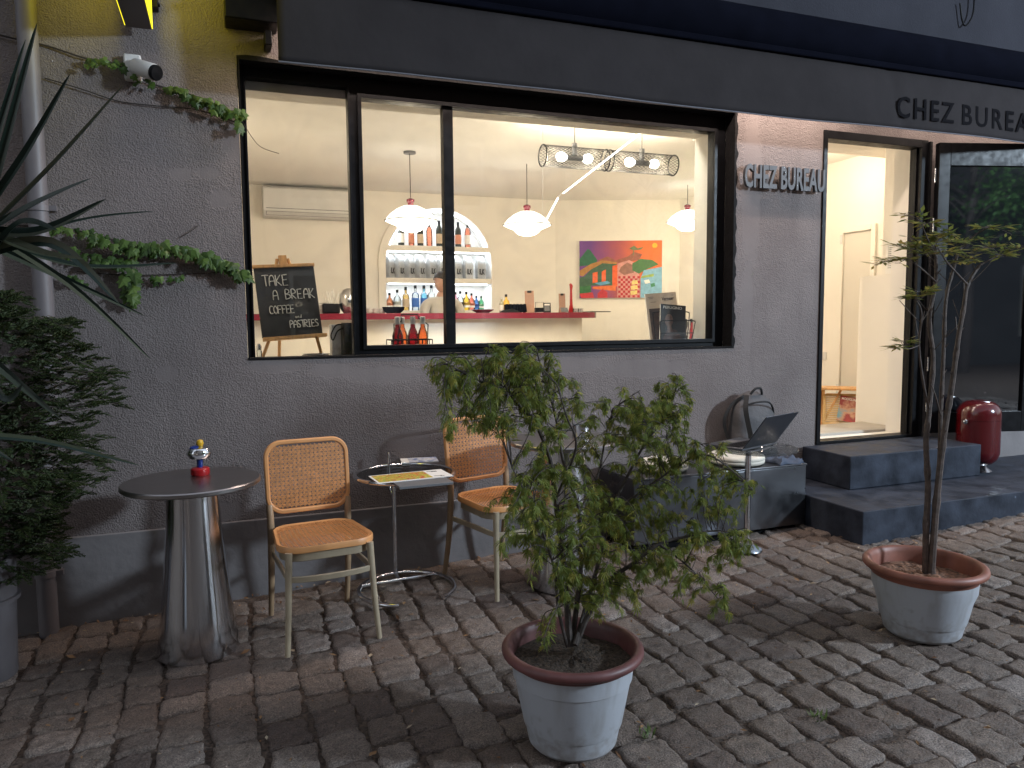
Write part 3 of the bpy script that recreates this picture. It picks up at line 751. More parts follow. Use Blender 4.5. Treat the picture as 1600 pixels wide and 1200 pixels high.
# ---- cane chairs
def rrect(w_, h_, r, n=6):
    out = []
    for cx, cy, a0 in ((w_/2-r, h_/2-r, 0), (-w_/2+r, h_/2-r, 90), (-w_/2+r, -h_/2+r, 180), (w_/2-r, -h_/2+r, 270)):
        for i in range(n+1): a = R(a0+90*i/n); out.append((cx+r*math.cos(a), cy+r*math.sin(a)))
    return out
def cane(mb, w_, h_, r, f, p=.0205, rw=.0016):
    """six-way woven cane: pairs of straight strands both ways and single diagonals, clipped to a rounded rectangle"""
    def inside(x, y):
        dx, dy = abs(x)-(w_/2-r), abs(y)-(h_/2-r)
        if dx > 0 and dy > 0: return dx*dx+dy*dy < r*r
        return abs(x) < w_/2 and abs(y) < h_/2
    def strand(a, b, lift):
        n = 40; run = None; L = (Vector(b)-Vector(a)); k = max(2, int(L.length/.01)); d = L.normalized(); nn = Vector((-d.y, d.x))*rw
        last = None
        for i in range(k+1):
            q = Vector(a)+L*(i/k); ins = inside(q.x, q.y)
            if ins:
                if run is None: run = q
                last = q
            if (not ins or i == k) and run is not None:
                if (last-run).length > .004:
                    m = 6; prev = None
                    for j in range(m+1):
                        c = run+(last-run)*(j/m); e = (f((c+nn).x, (c+nn).y, lift), f((c-nn).x, (c-nn).y, lift))
                        if prev: mb.quad(prev[0], e[0], e[1], prev[1])
                        prev = e
                run = None
    x = -w_/2
    while x < w_/2:
        for o in (-.003, .003): strand((x+o, -h_/2), (x+o, h_/2), .0)
        x += p
    y = -h_/2
    while y < h_/2:
        for o in (-.003, .003): strand((-w_/2, y+o), (w_/2, y+o), .0012)
        y += p
    s = -(w_+h_)
    while s < w_+h_:
        strand((s-h_/2+p/2, -h_/2), (s+h_/2+p/2, h_/2), .0022); strand((s+h_/2+p/2, -h_/2), (s-h_/2+p/2, h_/2), .003)
        s += p
def make_chair(loc, rz, label):
    c = thing('cane_chair', label, 'chair', loc, rz, 'cane chairs against the wall')
    # local frame: seat faces -y
    SHt = .455
    def backpt(u, v, l=0):                      # u across, v up the back from the seat
        return Vector((u*(1-.06*max(0, .2-v)), .205+.115*v+.9*u*u*.18-l, SHt+v))
    # back posts / rear legs: from the floor to the hoop
    for s in (-1, 1):
        MB().tube(smooth_path([(s*.185, .285, 0), (s*.184, .235, .22), (s*.183, .212, SHt), backpt(s*.186, .10)], 5), [.0125+.004*min(1, i/8) for i in range(16)], 10).build('leg', MT['legpaint2'], c)
        MB().tube(smooth_path([(s*.200, -.225, 0), (s*.187, -.205, .2), (s*.176, -.19, SHt-.02)], 6), [.0115+.0045*i/12 for i in range(13)], 12).build('leg', MT['legpaint'], c)
    # hoop round the back panel
    W_, Hh = .400, .345; mid = .052+Hh/2
    loop = rrect(W_, Hh, .080, 8)
    hb = MB()
    n = len(loop); vs = []; fs = []
    for (u, v) in loop:
        d = Vector((u, v)); 
    inner = rrect(W_-.040, Hh-.040, .063, 8)
    for (uo, vo), (ui, vi) in zip(loop, inner):
        for (u, v, l) in ((uo, vo, .011), (ui, vi, .011), (ui, vi, -.011), (uo, vo, -.011)): vs.append(backpt(u, v+mid, l))
    for i in range(n):
        j = (i+1) % n
        for k in range(4): fs.append((i*4+k, j*4+k, j*4+(k+1) % 4, i*4+(k+1) % 4))
    br = hb.add(vs, fs).build('backrest', MT['canewood'], c, bevel=.005)
    m = MB(); cane(m, W_-.038, Hh-.038, .061, lambda u, v, l: backpt(u, v+mid, .003+l)); m.build('cane_panel', MT['cane'], br, smooth=False, fix=False)
    # seat: rounded frame with cane sunk in it
    so = [(u*(1-.10*(v > 0)*1), v) for u, v in rrect(.425, .405, .10, 8)]; si = [(u*.91, v*.91) for u, v in so]
    vs = []; fs = []; n = len(so)
    for (uo, vo), (ui, vi) in zip(so, si):
        for (u, v, z) in ((uo, vo, -.026), (uo*1.0, vo*1.0, -.004), (uo*.985, vo*.985, .002), (ui, vi, -.003), (ui, vi, -.02)): vs.append((u, v, SHt+z))
    for i in range(n):
        j = (i+1) % n
        for k in range(5): fs.append((i*5+k, j*5+k, j*5+(k+1) % 5, i*5+(k+1) % 5))
    seat = MB().add(vs, fs).build('seat', MT['canewood'], c, ang=50)
    m = MB(); cane(m, .425*.92, .405*.92, .088, lambda u, v, l: Vector((u*(1-.10*max(0, v)/.16*.7), v, SHt-.0035+l-.006*(1-(u/.2)**2)*(1-(v/.19)**2)))); m.build('cane_panel', MT['cane'], seat, smooth=False, fix=False)
    # apron under the seat and the bent hoop stretcher below it
    ap = [(u*.93, v*.93) for u, v in so]
    vs = []; fs = []
    for (u, v) in ap:
        for (k, z) in ((1, -.026), (1, -.066), (.93, -.066), (.93, -.026)): vs.append((u*k, v*k, SHt+z))
    for i in range(n):
        j = (i+1) % n
        for k in range(4): fs.append((i*4+k, j*4+k, j*4+(k+1) % 4, i*4+(k+1) % 4))
    MB().add(vs, fs).build('apron', MT['legpaint'], c, bevel=.003)
    rg = [(.178, .20), (.178, .0), (.180, -.17), (.150, -.205), (.06, -.222), (-.06, -.222), (-.150, -.205), (-.180, -.17), (-.178, 0), (-.178, .20)]
    sp = smooth_path([Vector((x, y, SHt-.135)) for x, y in rg], 5)
    vs = []; fs = []
    for p in sp:
        d = Vector((p.x, p.y*.9, 0)).normalized()
        for (k, z) in ((.007, .013), (.007, -.013), (-.007, -.013), (-.007, .013)): vs.append(p+d*k+Vector((0, 0, z)))
    for i in range(len(sp)-1):
        for k in range(4): fs.append((i*4+k, (i+1)*4+k, (i+1)*4+(k+1) % 4, i*4+(k+1) % 4))
    MB().add(vs, fs).build('stretcher', MT['legpaint'], c, bevel=.003)
    for x in (-.2, .2):
        pass
    return c
MT['legpaint2'] = pm('back_leg_beech', (.33, .22, .13), .42, var=.15, vs=12)
ch = make_chair((.375, -.64, gz(.375)+.004), R(6), 'cane chair beside the steel cone table, in full view on the left')
dup(ch, (1.33, -.45, gz(1.33)+.004), R(16), 'cane chair half hidden by the maple, right of the magazine table')

# ---- round chrome and glass side tables
def glass_table(loc, rz, label):
    t = thing('glass_side_table', label, 'side table', loc, rz, 'round glass side tables with chrome stands')
    Ht = .615; rr = .25
    MB().tube([(rr*math.cos(2*math.pi*i/56), rr*math.sin(2*math.pi*i/56), Ht) for i in range(56)], .0115, 12, closed=True).build('rim', MT['chrome'], t)
    MB().lathe([(0, Ht-.004), (rr-.008, Ht-.004), (rr-.008, Ht+.005), (0, Ht+.005)], 56).build('glass_top', MT['tabglass'], t, ang=30)
    p = MB(); py_ = .19
    p.tube([(0, py_, .03), (0, py_, Ht-.09)], .0115, 12); p.tube([(-.008, py_, Ht-.14), (-.008, py_+.05, Ht-.10), (-.008, py_+.055, Ht+.075)], .0095, 12); p.lathe([(.016, -.02), (.016, .02)], 14, (0, py_, Ht-.10))
    p.tube([(.02, py_-.0, Ht-.085), (.055, py_, Ht-.085)], .004, 8)
    p.tube([(0, py_, Ht-.10), (0, rr, Ht-.012)], .008, 10)
    p.build('pole', MT['chrome'], t)
    b = MB(); rb = .245
    a0, a1 = R(-62), R(242)
    arc = [(rb*math.cos(a0+(a1-a0)*i/56), rb*math.sin(a0+(a1-a0)*i/56), .016) for i in range(57)]
    b.tube(arc, .0115, 12); yb = .13; hx = math.sqrt(rb*rb-yb*yb)
    b.tube([(-hx, yb, .018), (hx, yb, .018)], .0105, 12); b.tube([(0, yb, .018), (0, py_, .036)], .0105, 10)
    b.build('base', MT['chrome'], t)
    return t
gt = (.835, -.36)
g1 = glass_table((gt[0], gt[1], gz(gt[0])+.004), R(6), 'round glass side table holding the magazines between the two chairs')
g2p = (2.67, -.80)
def post_table():
    t = thing('glass_side_table', 'small clear glass side table on one chrome post, under the open laptop', 'side table', (g2p[0], g2p[1], gz(g2p[0])+.004))
    MB().lathe([(0, .609), (.216, .609), (.22, .612), (.22, .618), (.216, .621), (0, .621)], 56).build('glass_top', MT['cleartab'], t, ang=30)
    p = at(1168, 760, g2p[1]+.16); lx = p.x-g2p[0]
    MB().tube([(lx, .16, .012), (lx, .16, .60)], .017, 16).build('post', MT['chrome'], t)
    MB().lathe([(.05, .596), (.05, .608)], 24, (lx, .16, 0)).build('top_plate', MT['chrome'], t)
    MB().lathe([(0, 0), (.085, 0), (.088, .004), (.085, .010), (.02, .016), (0, .016)], 40, (lx-.01, .15, 0)).build('base', MT['steelflat'], t)
post_table()

# ---- things on and around the tables
def picture_mat(name, cols, scale=6, rough=.4, dist=1.5):
    """a printed page: blotches of several inks"""
    m, t, N, L, P = nodes(name)
    tc = N.new('ShaderNodeTexCoord'); n = N.new('ShaderNodeTexNoise'); n.inputs['Scale'].default_value = scale; n.inputs['Detail'].default_value = 5; n.inputs['Distortion'].default_value = dist
    L.new(tc.outputs['Object'], n.inputs['Vector'])
    cr = N.new('ShaderNodeValToRGB'); cr.color_ramp.interpolation = 'CONSTANT' if len(cols) > 5 else 'LINEAR'
    k = len(cols)
    cr.color_ramp.elements[0].position = 0; cr.color_ramp.elements[0].color = (*cols[0], 1)
    cr.color_ramp.elements[1].position = .72; cr.color_ramp.elements[1].color = (*cols[-1], 1)
    for i, c in enumerate(cols[1:-1]): e = cr.color_ramp.elements.new(.3+.4*(i+1)/k); e.color = (*c, 1)
    L.new(n.outputs['Fac'], cr.inputs[0]); L.new(cr.outputs[0], P.inputs['Base Color']); P.inputs['Roughness'].default_value = rough
    return m
MT['print1'] = picture_mat('autumn_print', [(.25, .08, .03), (.50, .10, .05), (.62, .38, .05), (.30, .36, .06), (.68, .50, .10), (.55, .22, .05)], 26)
MT['print2'] = picture_mat('blue_print', [(.05, .06, .12), (.15, .20, .38), (.60, .62, .66), (.22, .18, .2)], 9)
gtz = gz(gt[0])+.004+.621
def magazines():
    Z = gtz+.001
    p = atz(633, 762, Z)
    b = thing('magazine', 'closed book lying under the colourful print on glass table', 'magazine', (atz(660, 756, Z).x, atz(660, 756, Z).y, Z), R(2), 'magazines on the glass side table')
    MB().box((0, 0, .006), (.26, .15, .012)).build('cover', MT['grey'], b, bevel=.001); MB().box((0, .002, .006), (.258, .146, .009)).build('pages', MT['paper'], b, smooth=False)
    c = atz(642, 744, Z+.014)
    m = thing('magazine', 'wide print with autumn coloured picture and white text panel, topmost on glass table', 'magazine', (c.x, c.y, Z+.0125), R(4), 'magazines on the glass side table')
    MB().box((0, 0, .0015), (.375, .185, .003)).build('sheet', MT['paper'], m, smooth=False)
    MB().box((-.045, .0, .0033), (.265, .160, .0006)).build('picture', MT['print1'], m, smooth=False)
    for rows in (((.125, .06, .05), (.135, .047, .03)), ((.12, -.055, .04), (.14, -.066, .02))):
        l = MB()
        for (x, y, wd) in rows: l.box((x, y, .0033), (wd, .006, .0005))
        l.build('lettering', MT['text'], m, smooth=False)
    q = atz(655, 720, Z)
    k = thing('magazine', 'blue and white illustrated magazine lying at the back of glass table', 'magazine', (q.x, q.y, Z), R(-8), 'magazines on the glass side table')
    MB().box((0, 0, .003), (.20, .13, .006)).build('pages', MT['paper'], k, smooth=False); MB().box((.02, .0, .0064), (.158, .128, .0008)).build('picture', MT['print2'], k, smooth=False)
magazines()

def ashtray():
    z = gz(c2[0])+.759; p = atz(908, 682, z)
    t = thing('tin_cup', 'small metal cup standing on the steel table behind the maple', 'cup', (p.x, p.y, z))
    MB().lathe([(0, 0), (.042, 0), (.046, .004), (.048, .062), (.045, .062), (.042, .012), (0, .010)], 28).build('cup', MT['steel'], t, ang=50)
    MB().lathe([(0, .05), (.043, .05)], 20).build('filling', MT['paper'], t)
ashtray()

def bench():
    b = thing('steel_bench', 'low box bench of worn sheet steel against wall beside the entrance steps', 'bench', (0, 0, 0))
    x0, x1 = 2.12, 3.338
    MB().span((x0, -.45, .165), (x1, -.024, .535)).build('box', MT['steelflat'], b, bevel=.004)
    MB().span((x0-.004, -.456, .5355), (x1+.004, -.022, .548)).build('seat', MT['steelflat'], b, bevel=.003)
    MB().span((x0+.04, -.41, .07), (x1-.04, -.05, .164)).build('plinth', MT['black'], b)
    m = MB()
    m.build
bench()
MT['cushion'] = pm('cream_canvas', (.62, .58, .50), .85, var=.05, bump=.003, bs=60)
def cushions():
    for (px, py, rr, lab) in ((1150, 727, .17, 'round cream cushion on the steel bench, beneath the laptop'), (1035, 738, .15, 'round cream cushion at the left end of steel bench, behind the maple')):
        p = atz(px, py, .549)
        y = min(max(p.y, -.27), -.22); x = at(px, py, y).x
        c = MB().lathe([(0, 0), (rr*.9, 0), (rr, .012), (rr*1.01, .026), (rr*.985, .030), (rr*1.01, .034), (rr, .050), (rr*.88, .060), (rr*.4, .056), (0, .052)], 48)
        o = c.build('seat_cushion', MT['cushion'], ang=60); o.location = (x, y, .549); tag(o, lab, 'cushion', 'cushions on the steel bench')
cushions()

def laptop():
    z = gz(g2p[0])+.004+.622
    n = atz(1160, 704, z+.006); rz = R(20); L = .325
    t = thing('laptop', 'open dark grey laptop on round glass table near the steps', 'laptop', (n.x, n.y, z), rz)
    MB().box((L/2, .115, .008), (L, .225, .014)).build('base', MT['laptop'], t, bevel=.003)
    k = MB()
    for r in range(5):
        for c in range(13): k.box((.03+c*.0217, .045+r*.0185, .0156), (.0185, .0155, .0016))
    k.build('keyboard', MT['black'], t, smooth=False)
    MB().box((L/2, .175, .0153), (.10, .065, .0008)).build('touchpad', MT['grey'], t, smooth=False)
    a = R(-36); rot = Matrix.Rotation(-a, 3, 'X')
    lid = MB().box((0, 0, .113), (L, .006, .222)); lid.v = [tuple(rot@Vector(v)+Vector((L/2, -.002, .014))) for v in lid.v]
    ld = lid.build('lid', MT['laptop'], t, bevel=.002)
    s = MB().box((0, .0035, .115), (L-.02, .001, .195)); s.v = [tuple(rot@Vector(v)+Vector((L/2, -.002, .014))) for v in s.v]
    s.build('screen', MT['black'], ld, smooth=False)
MT['laptop'] = pm('space_grey_aluminium', (.10, .105, .12), .35, .7, rvar=.05)
laptop()

def backpack():
    t = thing('backpack', 'grey backpack with black straps leaning on the wall on the steel bench', 'backpack', (3.20, -.02, .549))
    n, k = 26, 15; vs = []; fs = []
    for i in range(k):
        v = i/(k-1); z = .42*v
        wd = .168*(1-.05*v)*math.sqrt(max(.0, 1-max(0, (v-.50)/.502)**2.6)); dp = .095*(1-.2*v)*math.sqrt(max(0.0, 1-max(0, (v-.55)/.455)**2.2))
        for j in range(n):
            a = 2*math.pi*j/n; ca, sa = math.cos(a), math.sin(a)
            x = wd*math.copysign(abs(ca)**.6, ca); y = dp*math.copysign(abs(sa)**.7, sa)
            x += .006*math.sin(9*v+3*a); y += .005*math.sin(14*v+2*a)
            vs.append((x+.012*v, y-.10+.045*v, z))
    for i in range(k-1):
        for j in range(n): fs.append((i*n+j, i*n+(j+1) % n, (i+1)*n+(j+1) % n, (i+1)*n+j))
    fs.append(tuple(reversed(range(n)))); fs.append(tuple((k-1)*n+j for j in range(n)))
    MB().add(vs, fs).build('bag', MT['bagcloth'], t, ang=70)
    def strap(pts, wd):
        q = smooth_path([Vector(p) for p in pts], 7); m = MB(); prev = None
        for i, p in enumerate(q):
            tt = (q[min(i+1, len(q)-1)]-q[max(i-1, 0)]).normalized(); s_ = tt.cross(Vector((-.7, -.7, 0))).normalized()
            nn = tt.cross(s_).normalized()*.006
            r = [p+s_*wd/2+nn, p-s_*wd/2+nn, p-s_*wd/2-nn, p+s_*wd/2-nn]
            if prev: m.add(prev+r, [(0, 1, 5, 4), (1, 2, 6, 5), (2, 3, 7, 6), (3, 0, 4, 7)])
            prev = r
        return m
    strap([(-.07, -.09, .395), (-.15, -.075, .345), (-.205, -.07, .25), (-.195, -.08, .15), (-.15, -.10, .06), (-.135, -.11, .01)], .020).build('strap', MT['bagblack'], t)
    strap([(-.075, -.12, .40), (-.115, -.165, .31), (-.10, -.195, .16), (-.075, -.20, .01)], .030).build('strap', MT['bagblack'], t)
    MB().tube(smooth_path([(-.10, -.155, .345), (-.03, -.178, .362), (.06, -.172, .355), (.13, -.13, .30), (.158, -.10, .22)], 6), .006, 6).build('zip', MT['bagblack'], t)
    MB().tube(smooth_path([(-.03, -.10, .405), (.0, -.11, .44), (.05, -.10, .44), (.07, -.09, .40)], 6), .008, 8).build('grab_handle', MT['bagblack'], t)
MT['bagcloth'] = pm('grey_nylon', (.068, .064, .067), .7, var=.12, vs=10, bump=.01, bs=14); MT['bagblack'] = pm('black_webbing', (.008, .008, .009), .75)
backpack()
def jacket():
    p = at(1196, 712, -.36)
    n = 14; vs = []; fs = []
    rnd = random.Random(2)
    for i in range(n+1):
        for j in range(n+1):
            u, v = i/n*2-1, j/n*2-1; r = max(abs(u), abs(v)); 
            z = .045*(1-r**4)*(.7+.3*math.sin(5*u+3*v)+.25*math.sin(9*v-4*u)); vs.append((u*.10*(1+.12*math.sin(4*v)), v*.09*(1+.12*math.sin(5*u)), max(0.001, z)))
    for i in range(n):
        for j in range(n): a = i*(n+1)+j; fs.append((a, a+n+1, a+n+2, a+1))
    o = MB().add(vs, fs).build('folded_cloth', MT['bluecloth'], fix=False); o.location = (3.235, -.36, .549)
    s = o.modifiers.new('thickness', 'SOLIDIFY'); s.thickness = .002
    tag(o, 'crumpled blue grey cloth on the right end of steel bench', 'cloth')
MT['bluecloth'] = pm('blue_grey_cloth', (.05, .065, .10), .8, bump=.004, bs=25)
jacket()

def red_bin():
    z0 = .345; x, y = 4.985, -.33
    t = thing('waste_bin', 'glossy red pill shaped waste bin with chrome side knobs on lower step', 'bin', (x, y, z0))
    r = .158
    pr = [(0, .048)]+[(r-.11+.11*math.sin(R(t_)), .158-.11*math.cos(R(t_))) for t_ in range(0, 91, 10)]+[(r, .39)]
    t.scale = (.87, .87, .95)
    MB().lathe(pr, 48).build('body', MT['red'], t, ang=60)
    MB().lathe([(r, .392)]+[(r-.10+.10*math.cos(R(t_)), .43+.10*math.sin(R(t_))) for t_ in range(0, 90, 10)]+[(.056, .531), (.050, .524), (0, .522)], 48).build('lid', MT['red'], t, ang=60)
    MB().lathe([(0, .523), (.047, .5235), (.047, .526), (0, .527)], 24).build('opening', MT['black'], t)
    for s in (-1, 1):
        q = Vector((s, -.15, 0)).to_track_quat('Z', 'Y').to_matrix()
        MB().lathe([(.008, 0), (.008, .016), (.017, .019), (.019, .028), (.012, .036), (0, .037)], 18, (s*r*.985, -.02, .385), rot=q).build('knob', MT['chrome'], t)
    MB().lathe([(.105, 0), (.108, .006), (.085, .022), (.055, .047), (0, .047)], 36).build('foot', MT['steel'], t)
red_bin()

# ================================================================== PLANTS
def pot(t, zb, r0, r1, rr, h, soilz, soilmat, rimmat='terracotta'):
    """r0 base, r1 under the rim, rr rim radius"""
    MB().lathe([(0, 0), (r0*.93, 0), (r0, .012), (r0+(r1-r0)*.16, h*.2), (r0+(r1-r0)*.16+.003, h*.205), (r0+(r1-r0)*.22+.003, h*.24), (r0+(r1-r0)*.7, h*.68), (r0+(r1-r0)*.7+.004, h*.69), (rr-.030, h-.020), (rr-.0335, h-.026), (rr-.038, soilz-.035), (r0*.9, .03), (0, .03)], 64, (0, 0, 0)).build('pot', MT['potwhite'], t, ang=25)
    k = .034
    q = .0165; cc = rr-q
    pr_ = [(cc-q*.5, h-q*2.0)]+[(cc+q*math.cos(R(t_)), h-q+q*math.sin(R(t_))) for t_ in range(-70, 151, 20)]+[(cc-q-.004, h-.024), (cc-q-.010, soilz-.03), (cc-q-.018, soilz-.03), (cc-q*.5, h-q*2.0)]
    MB().lathe(pr_, 64, caps=False).build('rim', MT[rimmat], t, ang=60)
    k = 2*q
    rnd = random.Random(4); n = 40; vs = []; fs = []; R_ = rr-k-.006
    for i in range(9):
        r = R_*i/8
        for j in range(n): a = 2*math.pi*j/n; vs.append((r*math.cos(a), r*math.sin(a), soilz+(.010*(1-i/8)+rnd.uniform(-.006, .006) if i else .01)))
    for i in range(8):
        for j in range(n): fs.append((i*n+j, (i+1)*n+j, (i+1)*n+(j+1) % n, i*n+(j+1) % n))
    MB().add(vs, fs).build('soil', soilmat, t, fix=False)
def lobed_leaf(mb, p, d, n, L, lobes=7, width=.13, spread=105, rnd=random):
    d = d.normalized(); s = d.cross(n)
    if s.length < 1e-4: s = d.orthogonal()
    s.normalize(); n = s.cross(d).normalized()
    vs = [p]; fs = []
    for i in range(lobes):
        a = R(-spread+2*spread*i/(lobes-1)); l = L*(1-.5*abs(a)/R(spread))*rnd.uniform(.9, 1.1)
        e = d*math.cos(a)+s*math.sin(a); q = e.cross(n); w_ = l*width
        m = p+e*l*.5; b = len(vs)
        vs += [m+q*w_-n*l*.04, p+e*l-n*l*.20, m-q*w_-n*l*.04]
        fs.append((0, b, b+1, b+2))
    mb.add(vs, fs)
def maple():
    rnd = random.Random(21)
    base = at(897, 1170, -1.9); cx, cy = 1.03, -1.93
    zg = gz(cx)+.002
    t = thing('potted_maple', 'feathery green maple in white pot with purplish rim, in the foreground', 'potted tree', (cx, cy, zg), 0)
    h = at(895, 1004, cy).z-zg
    r0 = .146; rr = .233
    pot(t, zg, r0, .210, rr, h, h-.055, MT['soil'], 'purplerim')
    O = Vector((cx, cy, zg))
    def W(px, py, dy=0): return at(px, py, cy+dy)-O
    limbs = [  # (pixels with depth offsets, radius at foot, radius at tip)
        ([(890, 1010, 0), (886, 940, .02), (878, 860, .03), (868, 780, .02), (862, 730, 0), (850, 690, -.03), (828, 650, -.06), (790, 615, -.10), (740, 590, -.12), (700, 570, -.14)], .012, .0025),
        ([(893, 1010, .02), (902, 940, .03), (908, 880, .06), (905, 800, .10), (880, 720, .12), (868, 650, .12), (850, 590, .10), (838, 545, .08)], .010, .002),
        ([(900, 1008, 0), (922, 955, .0), (955, 905, -.02), (990, 880, -.05), (1030, 850, -.08), (1075, 838, -.10), (1120, 830, -.12), (1160, 855, -.14)], .010, .002),
        ([(898, 1008, -.02), (915, 950, .05), (935, 880, .10), (955, 800, .14), (985, 735, .16), (1010, 690, .15), (1040, 650, .12), (1058, 600, .10)], .009, .002),
        ([(886, 1010, 0), (872, 950, -.06), (868, 900, -.10), (855, 850, -.14), (830, 790, -.16), (800, 730, -.18)], .006, .0015),
        ([(955, 800, .14), (1000, 770, .08), (1050, 735, .02), (1100, 710, -.04), (1150, 740, -.08), (1180, 770, -.1)], .005, .0015),
        ([(868, 780, .02), (900, 700, -.08), (885, 650, -.12), (870, 600, -.14)], .005, .0015),
        ([(905, 800, .10), (935, 740, .16), (945, 690, .2), (960, 640, .2), (1000, 610, .2)], .005, .0015),
        ([(1030, 850, -.08), (1070, 880, -.14), (1100, 910, -.18), (1130, 945, -.2)], .004, .0012),
        ([(1010, 690, .15), (1060, 680, .18), (1110, 705, .2), (1130, 750, .2)], .004, .0012)]
    wood = MB(); samples = []
    for pts, ra, rb in limbs:
        q = smooth_path([W(*p) for p in pts], 6); n = len(q)
        wood.tube(q, [ra+(rb-ra)*i/(n-1) for i in range(n)], 7)
        samples += [(p, i/(n-1)) for i, p in enumerate(q) if i > n*.18]
    # the leaf masses of the crown: centre, half-axes in pixels, depth offset, amount
    clumps = [(700, 575, 34, 26, -.12, 8), (745, 590, 42, 38, -.1, 13), (790, 580, 48, 42, -.05, 17), (840, 585, 46, 42, .05, 17), (745, 640, 48, 20, -.14, 11), (800, 635, 44, 26, -.1, 13), (870, 620, 34, 48, .08, 13), (830, 545, 28, 18, .08, 6), (765, 548, 34, 12, -.05, 5),
              (960, 645, 42, 30, .16, 12), (1005, 625, 44, 30, .15, 14), (1045, 605, 26, 30, .1, 8), (985, 670, 46, 24, .1, 11), (1055, 640, 34, 24, .15, 8),
              (845, 700, 30, 40, -.05, 10), (830, 740, 26, 40, -.12, 8), (880, 770, 40, 34, 0, 11), (930, 700, 32, 28, .1, 7), (1010, 720, 52, 34, .1, 14), (1070, 700, 46, 30, .1, 12), (1110, 720, 32, 34, 0, 9), (1150, 755, 30, 24, -.08, 6),
              (820, 800, 30, 34, -.15, 7), (890, 830, 46, 40, -.05, 14), (950, 790, 44, 42, .1, 14), (1000, 800, 46, 40, .05, 14), (1060, 790, 44, 34, 0, 11), (860, 880, 40, 40, -.1, 12), (920, 880, 46, 42, 0, 14), (980, 870, 44, 36, -.02, 12), (1040, 860, 44, 28, -.08, 11), (1100, 850, 42, 24, -.1, 9), (1155, 845, 24, 22, -.14, 5),
              (900, 925, 34, 26, 0, 7), (960, 920, 40, 20, -.04, 7), (810, 850, 24, 24, -.15, 4), (1090, 900, 30, 20, -.16, 5), (1125, 930, 12, 20, -.2, 3), (860, 975, 14, 10, -.08, 2), (800, 780, 22, 20, -.15, 4), (1130, 790, 26, 22, -.04, 4)]
    fol = MB()
    for (px, py, rx, ry, dy, amt) in clumps:
        for _ in range(int(amt*1.5)):
            a = rnd.uniform(0, 6.283); k = 1.12*math.sqrt(rnd.random())
            e = W(px+rx*k*math.cos(a), py+ry*k*math.sin(a), dy+rnd.uniform(-.13, .13))
            s = min(samples, key=lambda q: (q[0]-(e+Vector((0, 0, -.05)))).length)[0]
            v = e-s
            if v.length > .22: s = e-v.normalized()*rnd.uniform(.12, .2) if v.length > .35 else s
            mid = (s+e)/2+Vector((rnd.uniform(-.02, .02), rnd.uniform(-.02, .02), .12*(e-s).length))
            end = e+Vector((rnd.uniform(-.02, .02), rnd.uniform(-.02, .02), -.012))
            q = smooth_path([s, mid, e, end+ (e-mid)*.25+Vector((0, 0, -.015))], 5); n = len(q)
            wood.tube(q, [.0017-.0009*i/(n-1) for i in range(n)], 4, cap=False)
            for i in range(int(n*.35), n):
                for sd in (-1, 1):
                    if rnd.random() < .26: continue
                    tt = (q[min(i+1, n-1)]-q[max(i-1, 0)]).normalized(); side = tt.cross(Vector((0, 0, 1)))
                    if side.length < .01: side = Vector((1, 0, 0))
                    side.normalize()
                    dr = (side*sd*rnd.uniform(.4, 1)+tt*rnd.uniform(.1, .9)+Vector((rnd.uniform(-.25, .25), rnd.uniform(-.25, .25), rnd.uniform(-1.5, -.25)))).normalized()
                    nm = Vector((rnd.uniform(-.6, .6), rnd.uniform(-.7, .5), 1))
                    b = q[i]+dr*rnd.uniform(.004, .014)
                    lobed_leaf(fol, b, dr, nm, rnd.choice((1, 1, 1.25))*rnd.uniform(.016, .030), rnd.choice((5, 7, 7)), rnd.uniform(.06, .095), rnd.uniform(50, 90), rnd)
    wood.build('trunk', MT['bark'], t)
    fol.build('crown', leaf_mat('maple_leaves', (.125, .165, .036), (.22, .26, .055), (.42, .37, .085), .5, .5), t, smooth=False, fix=False)
    print('maple leaf faces', len(fol.f))
maple()

